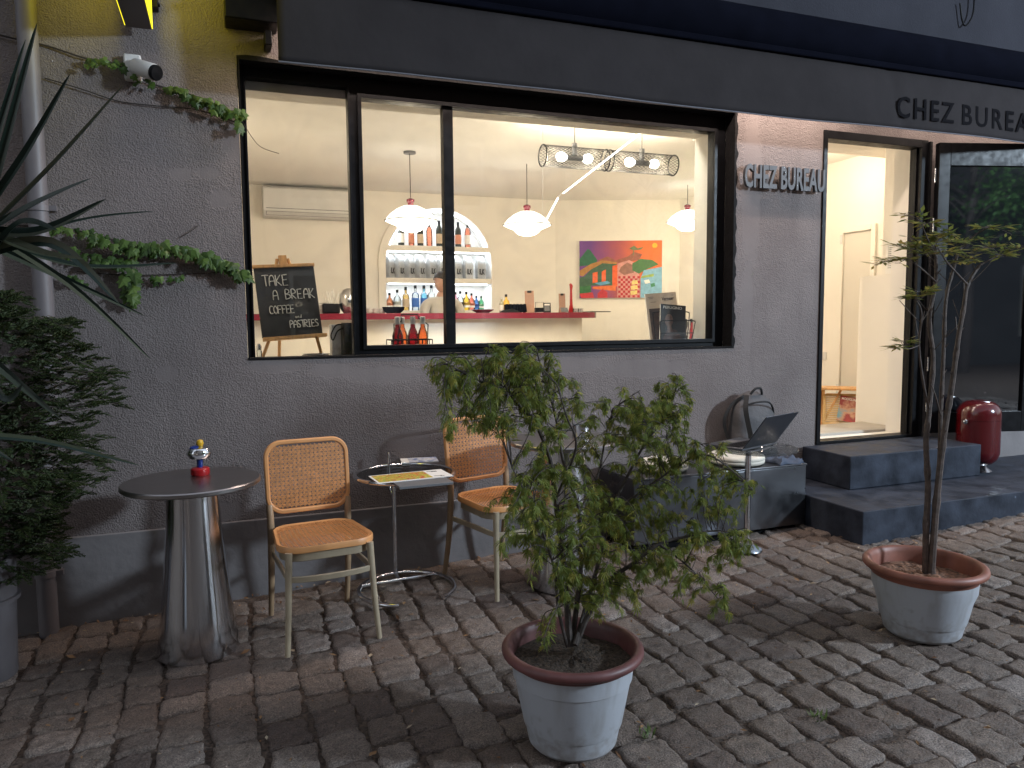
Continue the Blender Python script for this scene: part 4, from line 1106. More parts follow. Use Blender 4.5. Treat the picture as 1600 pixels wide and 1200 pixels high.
def nandina():
    rnd = random.Random(8); cx, cy = 2.70, -1.84; zg = gz(cx)+.002
    t = thing('potted_bamboo_shrub', 'tall thin stemmed shrub in white pot with terracotta rim beside steps', 'potted tree', (cx, cy, zg))
    h = at(1445, 885, cy).z-zg+.025
    pot(t, zg, .148, .213, .236, h, h-.07, MT['mulch'])
    O = Vector((cx, cy, zg))
    def W(px, py, dy=0): return at(px, py, cy+dy)-O
    wood = MB()
    stems = [([(1446, 900, .02), (1447, 830, .02), (1450, 760, .03), (1447, 690, .04), (1452, 640, .05), (1458, 560, .05), (1452, 500, .05), (1462, 440, .05), (1462, 390, .04)], .0135, .006),
             ([(1455, 900, .0), (1462, 800, .0), (1470, 720, .0), (1478, 660, -.01), (1488, 600, -.02), (1497, 530, -.03), (1506, 480, -.04), (1512, 445, -.04), (1530, 415, -.04)], .0145, .006),
             ([(1450, 900, .06), (1466, 760, .08), (1470, 640, .08), (1474, 560, .08), (1478, 470, .08), (1490, 420, .08), (1500, 385, .06)], .010, .005),
             ([(1452, 640, .05), (1443, 600, .03), (1436, 540, .02), (1440, 490, .0), (1432, 470, .0)], .006, .0025),
             ([(1470, 650, .0), (1462, 620, -.02), (1455, 600, -.02)], .004, .002),
             ([(1462, 440, .05), (1440, 420, .0), (1420, 405, -.03)], .004, .0016), ([(1500, 390, .06), (1520, 370, .05), (1545, 355, .0)], .004, .0016), ([(1530, 415, -.04), (1560, 400, -.05), (1592, 390, -.05)], .004, .0016),
             ([(1462, 400, .04), (1450, 375, .0), (1440, 350, -.03)], .004, .0016), ([(1512, 445, -.04), (1480, 410, -.1), (1465, 385, -.12)], .004, .0016), ([(1436, 540, .02), (1418, 545, -.02), (1408, 535, -.03)], .002, .001)]
    ends = []
    for pts, ra, rb in stems:
        q = smooth_path([W(*p) for p in pts], 6); n = len(q)
        wood.tube(q, [(ra+(rb-ra)*i/(n-1))*(1+.22*(i % 7 == 0)) for i in range(n)], 8)
        # old leaf-base stubs
        if ra > .008:
            for i in range(4, n-2, 3):
                a = rnd.uniform(0, 6.28); d = Vector((math.cos(a), math.sin(a), 1.3)); wood.tube([q[i], q[i]+d*.018], [.004, .0015], 5)
        if ra > .005:
            for _ in range(5):
                k = rnd.randint(int(n*.5), n-1); a = rnd.uniform(0, 6.28); d = Vector((math.cos(a), math.sin(a)*.8, .9))
                wood.tube(smooth_path([q[k], q[k]+d*.04, q[k]+d*.09+Vector((0, 0, .01))], 4), [.0016]*9, 4, cap=False)
    fol = MB(); rach = wood
    def frond(p, d, L):
        side = d.cross(Vector((0, 0, 1))).normalized(); q = [p+d*L*i/8+Vector((0, 0, -.35*L*(i/8)**2)) for i in range(9)]
        rach.tube(q, .0011, 4, cap=False)
        for i in range(2, 9):
            for sd in (-1, 1):
                if rnd.random() < .2: continue
                sl = L*rnd.uniform(.22, .4)*(1-.4*abs(i-4)/5); dd = (side*sd+d*.7+Vector((0, 0, rnd.uniform(-.35, .15)))).normalized()
                nn = 3 if i < 7 else 1
                rach.tube([q[i], q[i]+dd*sl], .0008, 3, cap=False)
                for k in range(nn):
                    b = q[i]+dd*sl*(k+1)/nn
                    for s2 in ((-1, 1) if k < nn-1 else (0,)):
                        e = (dd+dd.cross(Vector((0, 0, 1)))*s2*.8+Vector((0, 0, rnd.uniform(-.5, .1)))).normalized(); l = rnd.uniform(.028, .055); w_ = e.cross(Vector((rnd.uniform(-.4, .4), rnd.uniform(-.5, .2), 1))).normalized()*l*.15
                        fol.add([b, b+e*l*.45+w_, b+e*l, b+e*l*.45-w_], [(0, 1, 2, 3)])
    heads = [(1462, 385, .04), (1445, 350, -.02), (1500, 380, .05), (1540, 355, 0), (1530, 410, -.04), (1588, 392, -.05), (1420, 405, -.03), (1470, 395, -.1), (1560, 398, -.05), (1430, 395, 0), (1450, 400, .08), (1485, 365, .02)]
    for (px, py, dy) in heads:
        p = W(px, py, dy)
        for _ in range(2):
            a = rnd.uniform(0, 6.28); d = Vector((math.cos(a), math.sin(a)*.8, rnd.uniform(.15, .9))).normalized()
            frond(p-d*.02, d, rnd.uniform(.09, .17))
    p = W(1436, 470, 0)
    for d in ((-1, 0, .5), (-.6, -.5, .8), (.4, -.4, .9)): frond(p, Vector(d).normalized(), .09)
    for d in ((-1, 0, .4), (-.5, -.3, .8)): frond(W(1415, 545, -.02), Vector(d).normalized(), .07)
    fol.build('crown', leaf_mat('nandina_leaves', (.14, .18, .045), (.26, .26, .06), (.48, .34, .09), .5, .45), t, smooth=False, fix=False)
    wood.build('trunk', MT['stemwood'], t)
MT['stemwood'] = pm('grey_brown_stems', (.075, .052, .042), .7, var=.4, vs=40, bump=.002, bs=120)
MT['mulch'] = pm('bark_mulch', (.20, .10, .06), .9, var=.8, vs=60, bump=.014, bs=60); MT['twig'] = pm('reddish_twigs', (.13, .07, .035), .7)
nandina()

def vine(label, stems, rows, seed, col):
    rnd = random.Random(seed)
    t = thing('wall_vine', label, 'vine', (0, 0, 0), 0)
    st = MB()
    for pts, r in stems:
        q = smooth_path([at(px, py, -.010-.006*(i % 2)) for i, (px, py) in enumerate(pts)], 6)
        st.tube(q, r, 5)
    st.build('stem', MT['twig2'], t)
    fo = MB()
    for (pts, n, spread, size) in rows:
        q = smooth_path([at(px, py, -.02) for px, py in pts], 10)
        for _ in range(int(n*.8)):
            p = rnd.choice(q)+Vector((rnd.uniform(-spread, spread), -rnd.uniform(.005, .065), rnd.uniform(-spread, spread*.6)))
            d = Vector((rnd.uniform(-.5, .5), rnd.uniform(-.45, .05), rnd.uniform(-1, -.35))).normalized(); nm = Vector((rnd.uniform(-.5, .5), -1, rnd.uniform(.1, .9)))
            L = size*rnd.uniform(.6, 1.15)
            s = d.cross(nm).normalized(); nn = s.cross(d).normalized()
            ol = [(0, 0), (.38, -.12), (.62, .12), (.42, .34), (.58, .66), (.26, .62), (0, 1.08), (-.26, .62), (-.58, .66), (-.42, .34), (-.62, .12), (-.38, -.12)]
            vs = [p+d*.35*L+nn*L*.05]+[p+s*u*L*.85+d*v*L-nn*L*(.22*abs(u)+.10*max(0, v-.5)) for u, v in ol]
            fo.add(vs, [(0, i+1, (i+1) % 12+1) for i in range(12)])
    fo.build('leaves', leaf_mat('vine_leaves', col[0], col[1], col[2], .45, .35), t, smooth=False, fix=False)
MT['twig2'] = pm('vine_stem', (.035, .026, .022), .8)
GRN = ((.035, .07, .016), (.075, .14, .026), (.12, .19, .045))
vine('thin vine with bright leaves creeping past the security camera to the window corner', [([(-40, 45), (30, 62), (75, 72), (130, 90), (180, 100), (230, 128), (270, 140), (310, 152), (350, 170), (378, 188)], .0045), ([(70, 122), (130, 140), (185, 158), (250, 166), (310, 172), (372, 192)], .003), ([(378, 188), (392, 212), (408, 230), (436, 240)], .0016)],
     [([(140, 98), (195, 104)], 26, .028, .036), ([(205, 122), (245, 134)], 9, .02, .034), ([(262, 138), (275, 139)], 5, .014, .04), ([(285, 142), (302, 158)], 20, .022, .046), ([(312, 152), (345, 165)], 26, .018, .042), ([(330, 168), (352, 176)], 16, .02, .05), ([(355, 172), (380, 182)], 14, .014, .05), ([(372, 192), (378, 204)], 6, .012, .046)], 3, GRN)
vine('dense leafy vine spread low over the stucco left of the window', [([(20, 352), (80, 355), (130, 362), (190, 378), (250, 386), (300, 392), (340, 408), (386, 430)], .005), ([(60, 372), (110, 390), (160, 404), (210, 425), (212, 465)], .004), ([(120, 424), (200, 430), (290, 428), (350, 425)], .003), ([(280, 372), (300, 360), (310, 352)], .002)],
     [([(85, 358), (130, 362), (160, 372)], 40, .022, .036), ([(150, 372), (205, 384), (250, 388)], 70, .03, .046), ([(240, 382), (290, 392), (330, 402)], 70, .026, .052), ([(325, 398), (360, 415), (384, 428)], 46, .020, .058), ([(100, 388), (150, 402), (200, 408)], 50, .024, .042), ([(205, 425), (208, 465)], 30, .022, .058), ([(112, 432), (130, 440)], 10, .016, .04), ([(240, 434), (285, 430)], 12, .016, .042)], 9, GRN)

def conifer():
    rnd = random.Random(14); cy = -.48; c0 = at(25, 700, cy); cx = c0.x-.10; zg = gz(cx)
    t = thing('bushy_conifer', 'dark feathery conifer in pale planter at the left end of wall', 'shrub', (cx, cy, zg))
    zt = at(25, 455, cy).z-zg; zb = at(60, 885, cy).z-zg
    fo = MB(); wd = MB()
    wd.tube([(0, 0, .30), (.02, .01, .8), (0, 0, 1.2), (.01, 0, zt-.1)], [.03, .022, .014, .005], 8)
    R0 = at(172, 700, cy).x-cx
    def spray(p, d, L):
        # flat feathery frond: axis with alternate side shoots, each with tiny blades
        n = 11; side = d.cross(Vector((rnd.uniform(-.4, .4), rnd.uniform(-.4, .4), 1))).normalized(); nrm = side.cross(d).normalized()
        for i in range(1, n+1):
            tt = i/n; q = p+d*L*tt+Vector((0, 0, -.10*L*tt*tt)); ln = L*.42*(1.05-tt)*rnd.uniform(.7, 1.2)+.006
            for sd in (-1, 1):
                e = (side*sd*.75+d*.8+nrm*rnd.uniform(-.25, .25)).normalized(); w_ = .0042
                pe = e.cross(nrm).normalized()*w_
                fo.add([q, q+e*ln*.55+pe, q+e*ln, q+e*ln*.55-pe], [(0, 1, 2, 3)])
                for f_ in (.45, .75):
                    b = q+e*ln*f_
                    for s2 in (-1, 1):
                        e2 = (e+pe.normalized()*s2*.9).normalized(); l2 = ln*.38; fo.add([b, b+e2*l2*.5+nrm*.0028, b+e2*l2, b+e2*l2*.5-nrm*.0028], [(0, 1, 2, 3)])
    for k in range(1700):
        v = rnd.random()**.85; z = zb+(zt-zb)*v
        prof = math.sin(math.pi*min(1, max(0, (.14+.80*(1-v)**.8))))**.7
        prof = (.35+.65*prof) if v < .9 else .4*prof+.12
        a = rnd.uniform(0, 6.283); rr = R0*prof*math.sqrt(rnd.uniform(.12, 1))*(1+.16*math.sin(3*a+z*7)+.10*math.sin(17*z))
        p = Vector((rr*math.cos(a), rr*math.sin(a)*.95, z))
        if p.y > .40: continue
        d = Vector((math.cos(a), math.sin(a), rnd.uniform(-.35, .55))).normalized(); L = rnd.uniform(.055, .125)
        wd.tube([p-d*L*.8, p+d*L*.5], [.0022, .0008], 3, cap=False)
        spray(p-d*L*.55, d, L)
    wd.build('trunk', MT['bark'], t, fix=False)
    fo.build('crown', leaf_mat('conifer_sprays', (.022, .038, .012), (.040, .062, .019), (.07, .085, .026), .6, .25), t, smooth=False, fix=False)
    zr = at(18, 930, cy).z-zg
    MB().lathe([(0, 0), (.11, 0), (.115, .01), (.125, zr-.012), (.140, zr-.010), (.142, zr+.006), (.128, zr+.008), (.132, zr+.17), (.118, zr+.17), (.115, zr+.15), (0, zr+.15)], 48, (-.06, 0, 0)).build('pot', MT['pipe'], t, ang=40)
conifer()

def yucca():
    rnd = random.Random(6); cy = -1.75; c = at(-45, 392, cy); zg = gz(c.x)
    t = thing('yucca', 'spiky dark green yucca with long blade leaves at left edge', 'plant', (c.x, cy, zg))
    O = Vector((c.x, cy, zg))
    MB().tube(smooth_path([(-.42, 0, .28), (-.38, .01, .7), (-.2, 0, 1.15), (-.03, 0, c.z-zg-.1), (0, 0, c.z-zg+.02)], 5), .036, 12).build('trunk', MT['bark'], t)
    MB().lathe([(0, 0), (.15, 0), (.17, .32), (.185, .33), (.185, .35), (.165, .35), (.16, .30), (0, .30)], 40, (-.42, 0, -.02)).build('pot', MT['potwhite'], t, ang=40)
    fo = MB()
    def blade(pts, wd, roll=0.0):
        q = smooth_path(pts, 7); n = len(q); vs = []; fs = []
        for i, p in enumerate(q):
            tt = (q[min(i+1, n-1)]-q[max(i-1, 0)]).normalized()
            view = Vector((.15*math.sin(roll), -1, .35+roll)); s = tt.cross(view).normalized(); nn = s.cross(tt).normalized()
            u = i/(n-1); w_ = wd*.72*(.55+.45*min(1, u*4))*(1-u**2.2)**.8+.0006
            vs += [p+s*w_+nn*w_*.45, p, p-s*w_+nn*w_*.45]
        for i in range(n-1):
            for k in (0, 1): fs.append((i*3+k, (i+1)*3+k, (i+1)*3+k+1, i*3+k+1))
        fo.add(vs, fs)
    def leaf(tip, mid, Yt, wd, base=None, bend=0, roll=0.0):
        b = base or Vector((rnd.uniform(-.02, .02), rnd.uniform(-.02, .02), c.z-zg+rnd.uniform(-.05, .08)))
        m = at(mid[0], mid[1], (cy+Yt)/2)-O; e = at(tip[0], tip[1], Yt)-O
        blade([b, m, e], wd, roll)
    for tip, mid, Yt, wd, ro in [((58, 36), (10, 220), -1.95, .017, .1), ((40, 62), (-10, 230), -1.85, .016, .3), ((24, 120), (-15, 250), -1.9, .014, .0), ((110, 115), (40, 240), -1.95, .017, .2), ((192, 134), (85, 255), -1.9, .011, .4), ((142, 279), (50, 322), -1.98, .017, .3), ((166, 311), (60, 362), -2.0, .020, .0), ((240, 330), (120, 345), -1.8, .006, .2),
                                 ((278, 411), (120, 415), -1.75, .013, .5), ((186, 474), (80, 380), -2.0, .022, -.1), ((235, 561), (110, 445), -1.85, .013, -.3), ((225, 493), (90, 430), -1.7, .013, -.4), ((130, 405), (60, 395), -2.05, .022, .6), ((20, 330), (-5, 350), -2.1, .02, .2), ((90, 360), (30, 350), -2.05, .018, .1)]:
        leaf(tip, mid, Yt, wd, roll=ro)
    b2 = Vector((-.02, -.06, at(-70, 520, cy).z-zg))
    leaf((93, 653), (20, 590), -1.95, .016, b2, roll=-.3); leaf((36, 600), (5, 620), -2.0, .014, b2, roll=-.3)
    b3 = Vector((-.02, -.02, at(-70, 680, cy).z-zg)); leaf((218, 727), (70, 690), -1.75, .0125, b3, roll=.2); leaf((20, 720), (-30, 690), -1.9, .012, b3)
    top = c.z-zg
    for k in range(34):                                        # the rest of the rosette
        a = rnd.uniform(R(95), R(275)); el = rnd.uniform(-.5, 1.2); L = rnd.uniform(.4, .62)
        d = Vector((math.cos(a)*math.cos(el), math.sin(a)*math.cos(el), math.sin(el)))
        b = Vector((0, 0, top+rnd.uniform(-.08, .08))); blade([b, b+d*L*.5+Vector((0, 0, .03)), b+d*L+Vector((0, 0, -.06))], rnd.uniform(.012, .018))
    fo.build('leaves', leaf_mat('yucca_leaves', (.010, .022, .017), (.020, .034, .024), (.10, .105, .065), .35, .15), t, fix=False, ang=25)
yucca()

# ================================================================== INSIDE THE CAFE
WARM = (1, .82, .585)
YC = 3.45                                                  # front edge of the bar top
zc1 = at(700, 489, YC).z; zc0 = at(700, 498.5, YC).z
def bar():
    t = thing('bar_counter', 'cream bar counter with dark red top across the lit room', 'counter', (0, 0, 0))
    xr = at(946, 494, YC).x; xl = -.6; dp = .62; r = .30
    pts = [(xl, YC), (xr-r, YC)]+[(xr-r+r*math.sin(R(a)), YC+r-r*math.cos(R(a))) for a in range(10, 91, 10)]+[(xr, YC+dp), (xl, YC+dp)]
    MB().prism(pts, lambda u, v, w_: (u, v, zc0+w_), zc1-zc0).build('counter_top', MT['redtop'], t, bevel=.004)
    k = .16
    pts = [(xl, YC+k), (xr-r-.02, YC+k)]+[(xr-r-.02+(r-k+.02)*math.sin(R(a)), YC+r-(r-k)*math.cos(R(a))) for a in range(10, 91, 10)]+[(xr-k, YC+dp-.01), (xl, YC+dp-.01)]
    MB().prism(pts, lambda u, v, w_: (u, v, FL+.001+w_), zc0-FL-.003).build('counter_front', MT['inner'], t)
bar()

def pendant(px, py, shy, label, first=None):
    p = atz(px, py, CE); x, y = p.x, p.y
    z = at(px+3, shy, y).z; L = CE-z
    if first:
        t = dup(first, (x, y, z), 0, label, None); return t, L
    t = thing('pendant_lamp', label, 'lamp', (x, y, z), 0, 'pendant lamps over the bar')
    r = .235
    MB().lathe([(.055, -.018), (.055, .0)], 24, (0, 0, L)).build('ceiling_rose', MT['grey'], t)
    MB().tube([(0, 0, .205), (0, 0, L-.01)], .0035, 6).build('cord', MT['black'], t)
    MB().lathe([(.016, .130), (.026, .138), (.027, .158), (.036, .166), (.036, .188), (.012, .20), (0, .201)], 24).build('lamp_holder', MT['redtop'], t)
    MB().lathe([(.028, .135), (.07, .128), (.13, .10), (.185, .058), (.225, .012), (r, 0)], 44).build('upper_shade', MT['lampwhite'], t)
    MB().tube([(r*math.cos(2*math.pi*i/44), r*math.sin(2*math.pi*i/44), 0) for i in range(44)], .005, 6, closed=True).build('rim', MT['black'], t)
    MB().lathe([(r-.004, -.003), (.19, -.022), (.135, -.045), (.112, -.072), (.08, -.092), (.04, -.102), (0, -.104)], 44).build('lower_shade', MT['lampwhite'], t)
    return t, L
pl = []
t1, L1_ = pendant(640, 237, 345, 'pendant lamp with white shade hanging in front of the arched niche'); pl.append(t1)
t2, _ = pendant(823, 256, 352, 'pendant lamp with white shade hanging below the mesh cylinder lamps', t1); pl.append(t2)
p3 = atz(1084, 290, CE); t3 = dup(t1, (at(1074, 347, 3.3).x, 3.3, at(1074, 347, 3.3).z), 0, 'pendant lamp partly cut off by the right window edge'); pl.append(t3)
for i, t in enumerate(pl): point('pendant_light', (t.location.x, t.location.y, t.location.z-.20), 3.4, WARM, .16)

def mesh_lamps():
    m, tt, N, L, P = nodes('black_wire_mesh')
    for i, (pa, pb, lab) in enumerate((((848, 243), (946, 250), 'black wire mesh cylinder lamp with two lit bulbs, left of the pair'), ((952, 251), (1052, 259), 'black wire mesh cylinder lamp with two lit bulbs, right of the pair'))):
        Y = 1.25; a = at(*pa, Y); b = at(*pb, Y); b.z = a.z if abs(b.z-a.z) < .05 else b.z
        c = (a+b)/2; Lh = (b-a).length/2; r = .080
        t = thing('mesh_lamp', lab, 'lamp', c, 0, 'mesh cylinder lamps')
        ax = Vector((1, 0, 0))
        q = Matrix.Rotation(R(90), 3, 'Y')
        w_ = MB(); n = 22; k = 2.2
        for s in (-1, 1):
            for j in range(n):
                w_.tube([(-Lh+2*Lh*u/16, r*math.cos(2*math.pi*j/n+s*k*u/16*2), r*math.sin(2*math.pi*j/n+s*k*u/16*2)) for u in range(17)], .0018, 3, cap=False)
        w_.build('wire_mesh', MT['black'], t, smooth=False)
        for s in (-1, 1):
            MB().tube([(s*Lh, r*math.cos(2*math.pi*j/36), r*math.sin(2*math.pi*j/36)) for j in range(36)], .006, 6, closed=True).build('ring', MT['black'], t)
        MB().tube([(0, 0, .0), (0, 0, r+.03)], .022, 10).tube([(0, 0, r), (0, 0, CE-c.z)], .0045, 6).build('cord', MT['grey'], t)
        MB().lathe([(.020, -.07), (.022, -.04), (.022, .04), (.020, .07)], 16, rot=q).build('lamp_holder', MT['grey'], t)
        for s in (-1, 1):
            MB().lathe([(.016, .070), (.024, .082), (.034, .10), (.0365, .116), (.030, .136), (.016, .147), (0, .149)], 20, rot=Matrix.Rotation(R(90*s), 3, 'Y')).build('bulb', MT['bulb'], t)
            point('bulb_light', (c.x+s*.19, c.y, c.z), 1.55, (1, .84, .62), .05)
mesh_lamps()

def led_tube():
    a, b = at(1015, 197, .75), at(880, 302, 1.0); c, d = at(872, 309, 1.02), at(848, 354, 1.15)
    t = thing('led_tube', 'thin white lit line slanting across the room below mesh lamps', 'lamp', (0, 0, 0))
    MB().tube([a, b], .005, 8).build('tube', MT['ledw'], t); MB().tube([c, d], .0055, 8).build('tube', MT['ledw'], t)
    MB().tube([b, (b+c)/2+Vector((0, 0, .01)), c], .003, 5).build('joint', MT['white'], t)
    MB().tube([a, Vector((a.x, a.y, CE))], .0015, 4).tube([d, Vector((d.x, d.y, CE))], .0012, 4).build('suspension_wire', MT['white'], t)
MT['ledw'] = pm('led_tube_lit', (1, 1, 1), .4, emit=(1, .96, .88), es=.9)
led_tube()

def aircon():
    p0 = at(410, 288, YB-.22); p1 = at(410, 337, YB-.22); xr = at(553, 300, YB-.22).x
    t = thing('air_conditioner', 'white split air conditioner high on the back wall, upper left', 'air conditioner', (p0.x, YB, p1.z))
    w_ = xr-p0.x; h = p0.z-p1.z; dp = .21
    pr = [(-.001, 0), (-dp*.75, 0), (-dp, .06), (-dp, h-.03), (-dp+.04, h), (-.001, h)]
    MB().prism(pr, lambda y, z, x: (x, y, z), w_).build('casing', MT['white'], t, bevel=.008)
    MB().span((.03, -dp-.003, .085), (w_-.03, -dp-.0005, .092)).build('slot', MT['grey'], t, smooth=False)
    m = MB(); m.span((.03, -dp-.002, .052), (w_-.04, -dp-.0005, .056)); m.span((.03, -dp-.002, .012), (w_-.04, -dp-.0005, .016)); m.span((.03, -dp-.002, .016), (.035, -dp-.0005, .052)); m.span((w_-.045, -dp-.002, .016), (w_-.04, -dp-.0005, .052))
    m.build('louvre', MT['grey'], t, smooth=False)
aircon()

# ---- the painting: a bright naive landscape, built up from flat fields of paint
def painting():
    # on the slanted wall
    def wallpt(px, py):
        d = pix(px, py); n = Vector((-ADIR.y, ADIR.x, 0)); s = n.dot(A1-CAM)/n.dot(d); return CAM+d*s
    a = wallpt(905, 466); b = wallpt(1033, 466); c = wallpt(905, 377)
    W_ = (b-a).length; Hh = c.z-a.z
    rz = math.atan2(ADIR.y, ADIR.x)
    t = thing('painting', 'colourful landscape canvas in red, orange and purple on the angled wall', 'painting', a, rz)
    MB().span((0, -.035, 0), (W_, -.002, Hh)).build('canvas', MT['paper'], t, smooth=False)
    cols = {}
    def C(k, c):
        if k not in cols: cols[k] = pm('paint_'+k, c, .6, var=.18, vs=25)
        return cols[k]
    lay = [0]
    def field(name, colr, poly):
        lay[0] += 1; y = -.0355-lay[0]*.0004
        mb = MB().prism(poly, lambda u, v, w_: (u/100*W_, y+.0003-w_*.0003, (100-v)/100*Hh), 1)
        return mb
    parts = []
    # sky in bands purple -> orange
    sk = [((0, 0), (50, 0), (40, 30), (0, 34)), ]
    m, tt, N, L, P = nodes('paint_sky'); tc = N.new('ShaderNodeTexCoord'); sp = N.new('ShaderNodeSeparateXYZ'); L.new(tc.outputs['Object'], sp.inputs[0])
    nz = N.new('ShaderNodeTexNoise'); nz.inputs['Scale'].default_value = 6; L.new(tc.outputs['Object'], nz.inputs['Vector'])
    ma = N.new('ShaderNodeMath'); ma.operation = 'MULTIPLY_ADD'; ma.inputs[1].default_value = .25; L.new(nz.outputs['Fac'], ma.inputs[0]); L.new(sp.outputs[0], ma.inputs[2])
    cr = N.new('ShaderNodeValToRGB'); cr.color_ramp.elements[0].position = .25; cr.color_ramp.elements[0].color = (.16, .05, .26, 1); cr.color_ramp.elements[1].position = .95; cr.color_ramp.elements[1].color = (.80, .16, .03, 1)
    e = cr.color_ramp.elements.new(.6); e.color = (.38, .08, .10, 1)
    L.new(ma.outputs[0], cr.inputs[0]); L.new(cr.outputs[0], P.inputs['Base Color']); P.inputs['Roughness'].default_value = .6
    field('sky', None, [(0, 0), (100, 0), (100, 100), (0, 100)]).build('sky_field', m, t, smooth=False)
    F_ = lambda n, c, poly: field(n, c, poly).build(n+'_field', C(n, c), t, smooth=False)
    F_('volcano', (.02, .13, .06), [(0, 32), (10, 14), (13, 16), (22, 34), (18, 42), (0, 44)])
    F_('hills', (.30, .10, .06), [(22, 34), (34, 27), (44, 34), (58, 28), (66, 20), (76, 24), (72, 34), (50, 38), (30, 40)])
    F_('road', (.42, .20, .05), [(0, 52), (14, 40), (28, 34), (46, 38), (45, 42), (28, 39), (12, 52), (4, 62), (0, 60)])
    F_('meadow', (.05, .12, .07), [(6, 62), (14, 50), (28, 39), (45, 41), (45, 78), (14, 78), (0, 82), (0, 64)])
    F_('doorway', (.80, .13, .03), [(16, 56), (22, 54), (22, 72), (16, 74)]); F_('arch', (.80, .13, .03), [(27, 54), (32, 50), (32, 72), (27, 74)])
    F_('tower', (.78, .12, .03), [(40, 44), (46, 42), (46, 80), (40, 80)]); F_('pool', (.12, .34, .52), [(18, 74), (34, 70), (38, 74), (26, 78)])
    F_('roof', (.75, .17, .04), [(16, 80), (44, 78), (44, 88), (16, 84)]); F_('lawn', (.03, .16, .05), [(0, 80), (14, 78), (14, 90), (0, 92)])
    F_('house', (.55, .03, .04), [(0, 92), (16, 90), (18, 100), (2, 100)]); F_('house', (.55, .03, .04), [(22, 92), (28, 84), (34, 90), (34, 100), (22, 100)])
    F_('cloth', (.62, .28, .24), [(46, 40), (60, 34), (72, 42), (74, 100), (46, 100)])
    ck = MB()
    for i in range(9):
        for j in range(10):
            if (i+j) % 2: ck.span((0, 0, 0), (0, 0, 0)) if False else None
    y = -.0355-(lay[0]+1)*.0004; lay[0] += 1
    for i in range(9):
        for j in range(9):
            if (i+j) % 2 == 0:
                u, v = 47+i*2.9, 62+j*4.2
                if v < 97: ck.quad((u/100*W_, y, (100-v)/100*Hh), ((u+2.9)/100*W_, y, (100-v)/100*Hh), ((u+2.9)/100*W_, y, (95.8-v)/100*Hh), (u/100*W_, y, (95.8-v)/100*Hh))
    ck.build('check_field', C('check', (.45, .02, .03)), t, smooth=False, fix=False)
    F_('crowd', (.30, .14, .10), [(50, 46), (58, 38), (66, 44), (66, 56), (54, 60), (48, 54)])
    F_('grove', (.06, .17, .05), [(64, 40), (74, 32), (88, 34), (96, 42), (82, 50), (72, 58), (64, 52)])
    F_('lagoon', (.22, .45, .62), [(78, 52), (100, 46), (100, 100), (74, 100), (74, 66)])
    F_('sail', (.75, .60, .20), [(64, 70), (70, 69), (71, 76), (63, 77)]); F_('sail', (.75, .60, .20), [(63, 79), (70, 78), (71, 85), (62, 86)]); F_('sail', (.75, .60, .20), [(62, 88), (70, 87), (70, 94), (62, 95)])
    F_('islet', (.30, .42, .10), [(76, 62), (90, 58), (90, 63), (74, 66)]); F_('swimmer', (.78, .78, .74), [(78, 70), (84, 68), (86, 74), (80, 76)]); F_('lily', (.05, .25, .12), [(86, 76), (91, 74), (92, 80), (87, 82)])
    F_('sun', (.85, .45, .03), [(91+3.2*math.cos(i*.52), 9+4.4*math.sin(i*.52)) for i in range(12)])
    F_('palm', (.16, .20, .08), [(60, 14), (66, 9), (70, 14), (78, 11), (74, 16), (66, 17), (65.5, 26), (64.5, 26), (65, 17)])
painting()

# ---- bottles
def bottle_mesh(kind):
    if kind == 'wine': return [(0, 0), (.036, 0), (.038, .004), (.038, .19), (.034, .215), (.018, .245), (.0145, .26), (.0145, .30)], (.04, .15), (.0155, .24, .305)
    if kind == 'spirit': return [(0, 0), (.040, 0), (.042, .004), (.042, .17), (.036, .19), (.016, .205), (.0145, .25)], (.04, .14), (.017, .245, .285)
    if kind == 'round': return [(0, 0), (.046, 0), (.050, .01), (.052, .11), (.040, .16), (.016, .185), (.0145, .22)], (.04, .11), (.017, .215, .25)
    return [(0, 0), (.036, 0), (.038, .004), (.038, .13), (.030, .16), (.017, .19), (.0155, .235)], (.02, .07), (.019, .21, .262)
_bm = {}
def tint(key, c, refl=2.0):
    if key not in _bm: _bm[key] = glass_mat('tinted_glass_'+key, c, refl)
    return _bm[key]
def colmat(key, c, rough=.12, **k):
    if key not in _bm: _bm[key] = pm('glass_'+key if 'x' not in key else key, c, rough, **k)
    return _bm[key]
def bottle(kind, loc, body, lab, cap, label, group, sc=1.0, cat='bottle', name='bottle'):
    pr, (l0, l1), (cr, c0, c1) = bottle_mesh(kind)
    t = thing(name, label, cat, loc, 0, group); t.scale = (sc, sc, sc)
    MB().lathe(pr, 20).build('glass_body', body, t, ang=50)
    rl = pr[2][0]+.0012
    if lab: MB().lathe([(rl, l0), (rl, l1)], 20).build('label', lab, t)
    MB().lathe([(cr, c0), (cr, c1-.004), (cr*.8, c1), (0, c1)], 14).build('cap', cap, t)
    return t
def shelf_at(px, i): 
    y = YB+.10; return (at(px, SHPX[i], y).x, y, SH[i][0]+.001)
SHPX = (384, 434, 484)
amber = tint('amber', (.9, .52, .32)); dark = colmat('dark', (.03, .035, .03)); rose = tint('rose', (.95, .52, .38)); clear = tint('clear', (.86, .90, .92)); blue = tint('blue', (.42, .78, .92))
gold = tint('gold', (.85, .66, .28)); labw = MT['paper']; labo = pm('orange_label', (.60, .22, .12), .6); blk = MT['black']; labb = pm('blue_label', (.03, .13, .45), .5); kraft = pm('tan_label', (.55, .42, .28), .6)
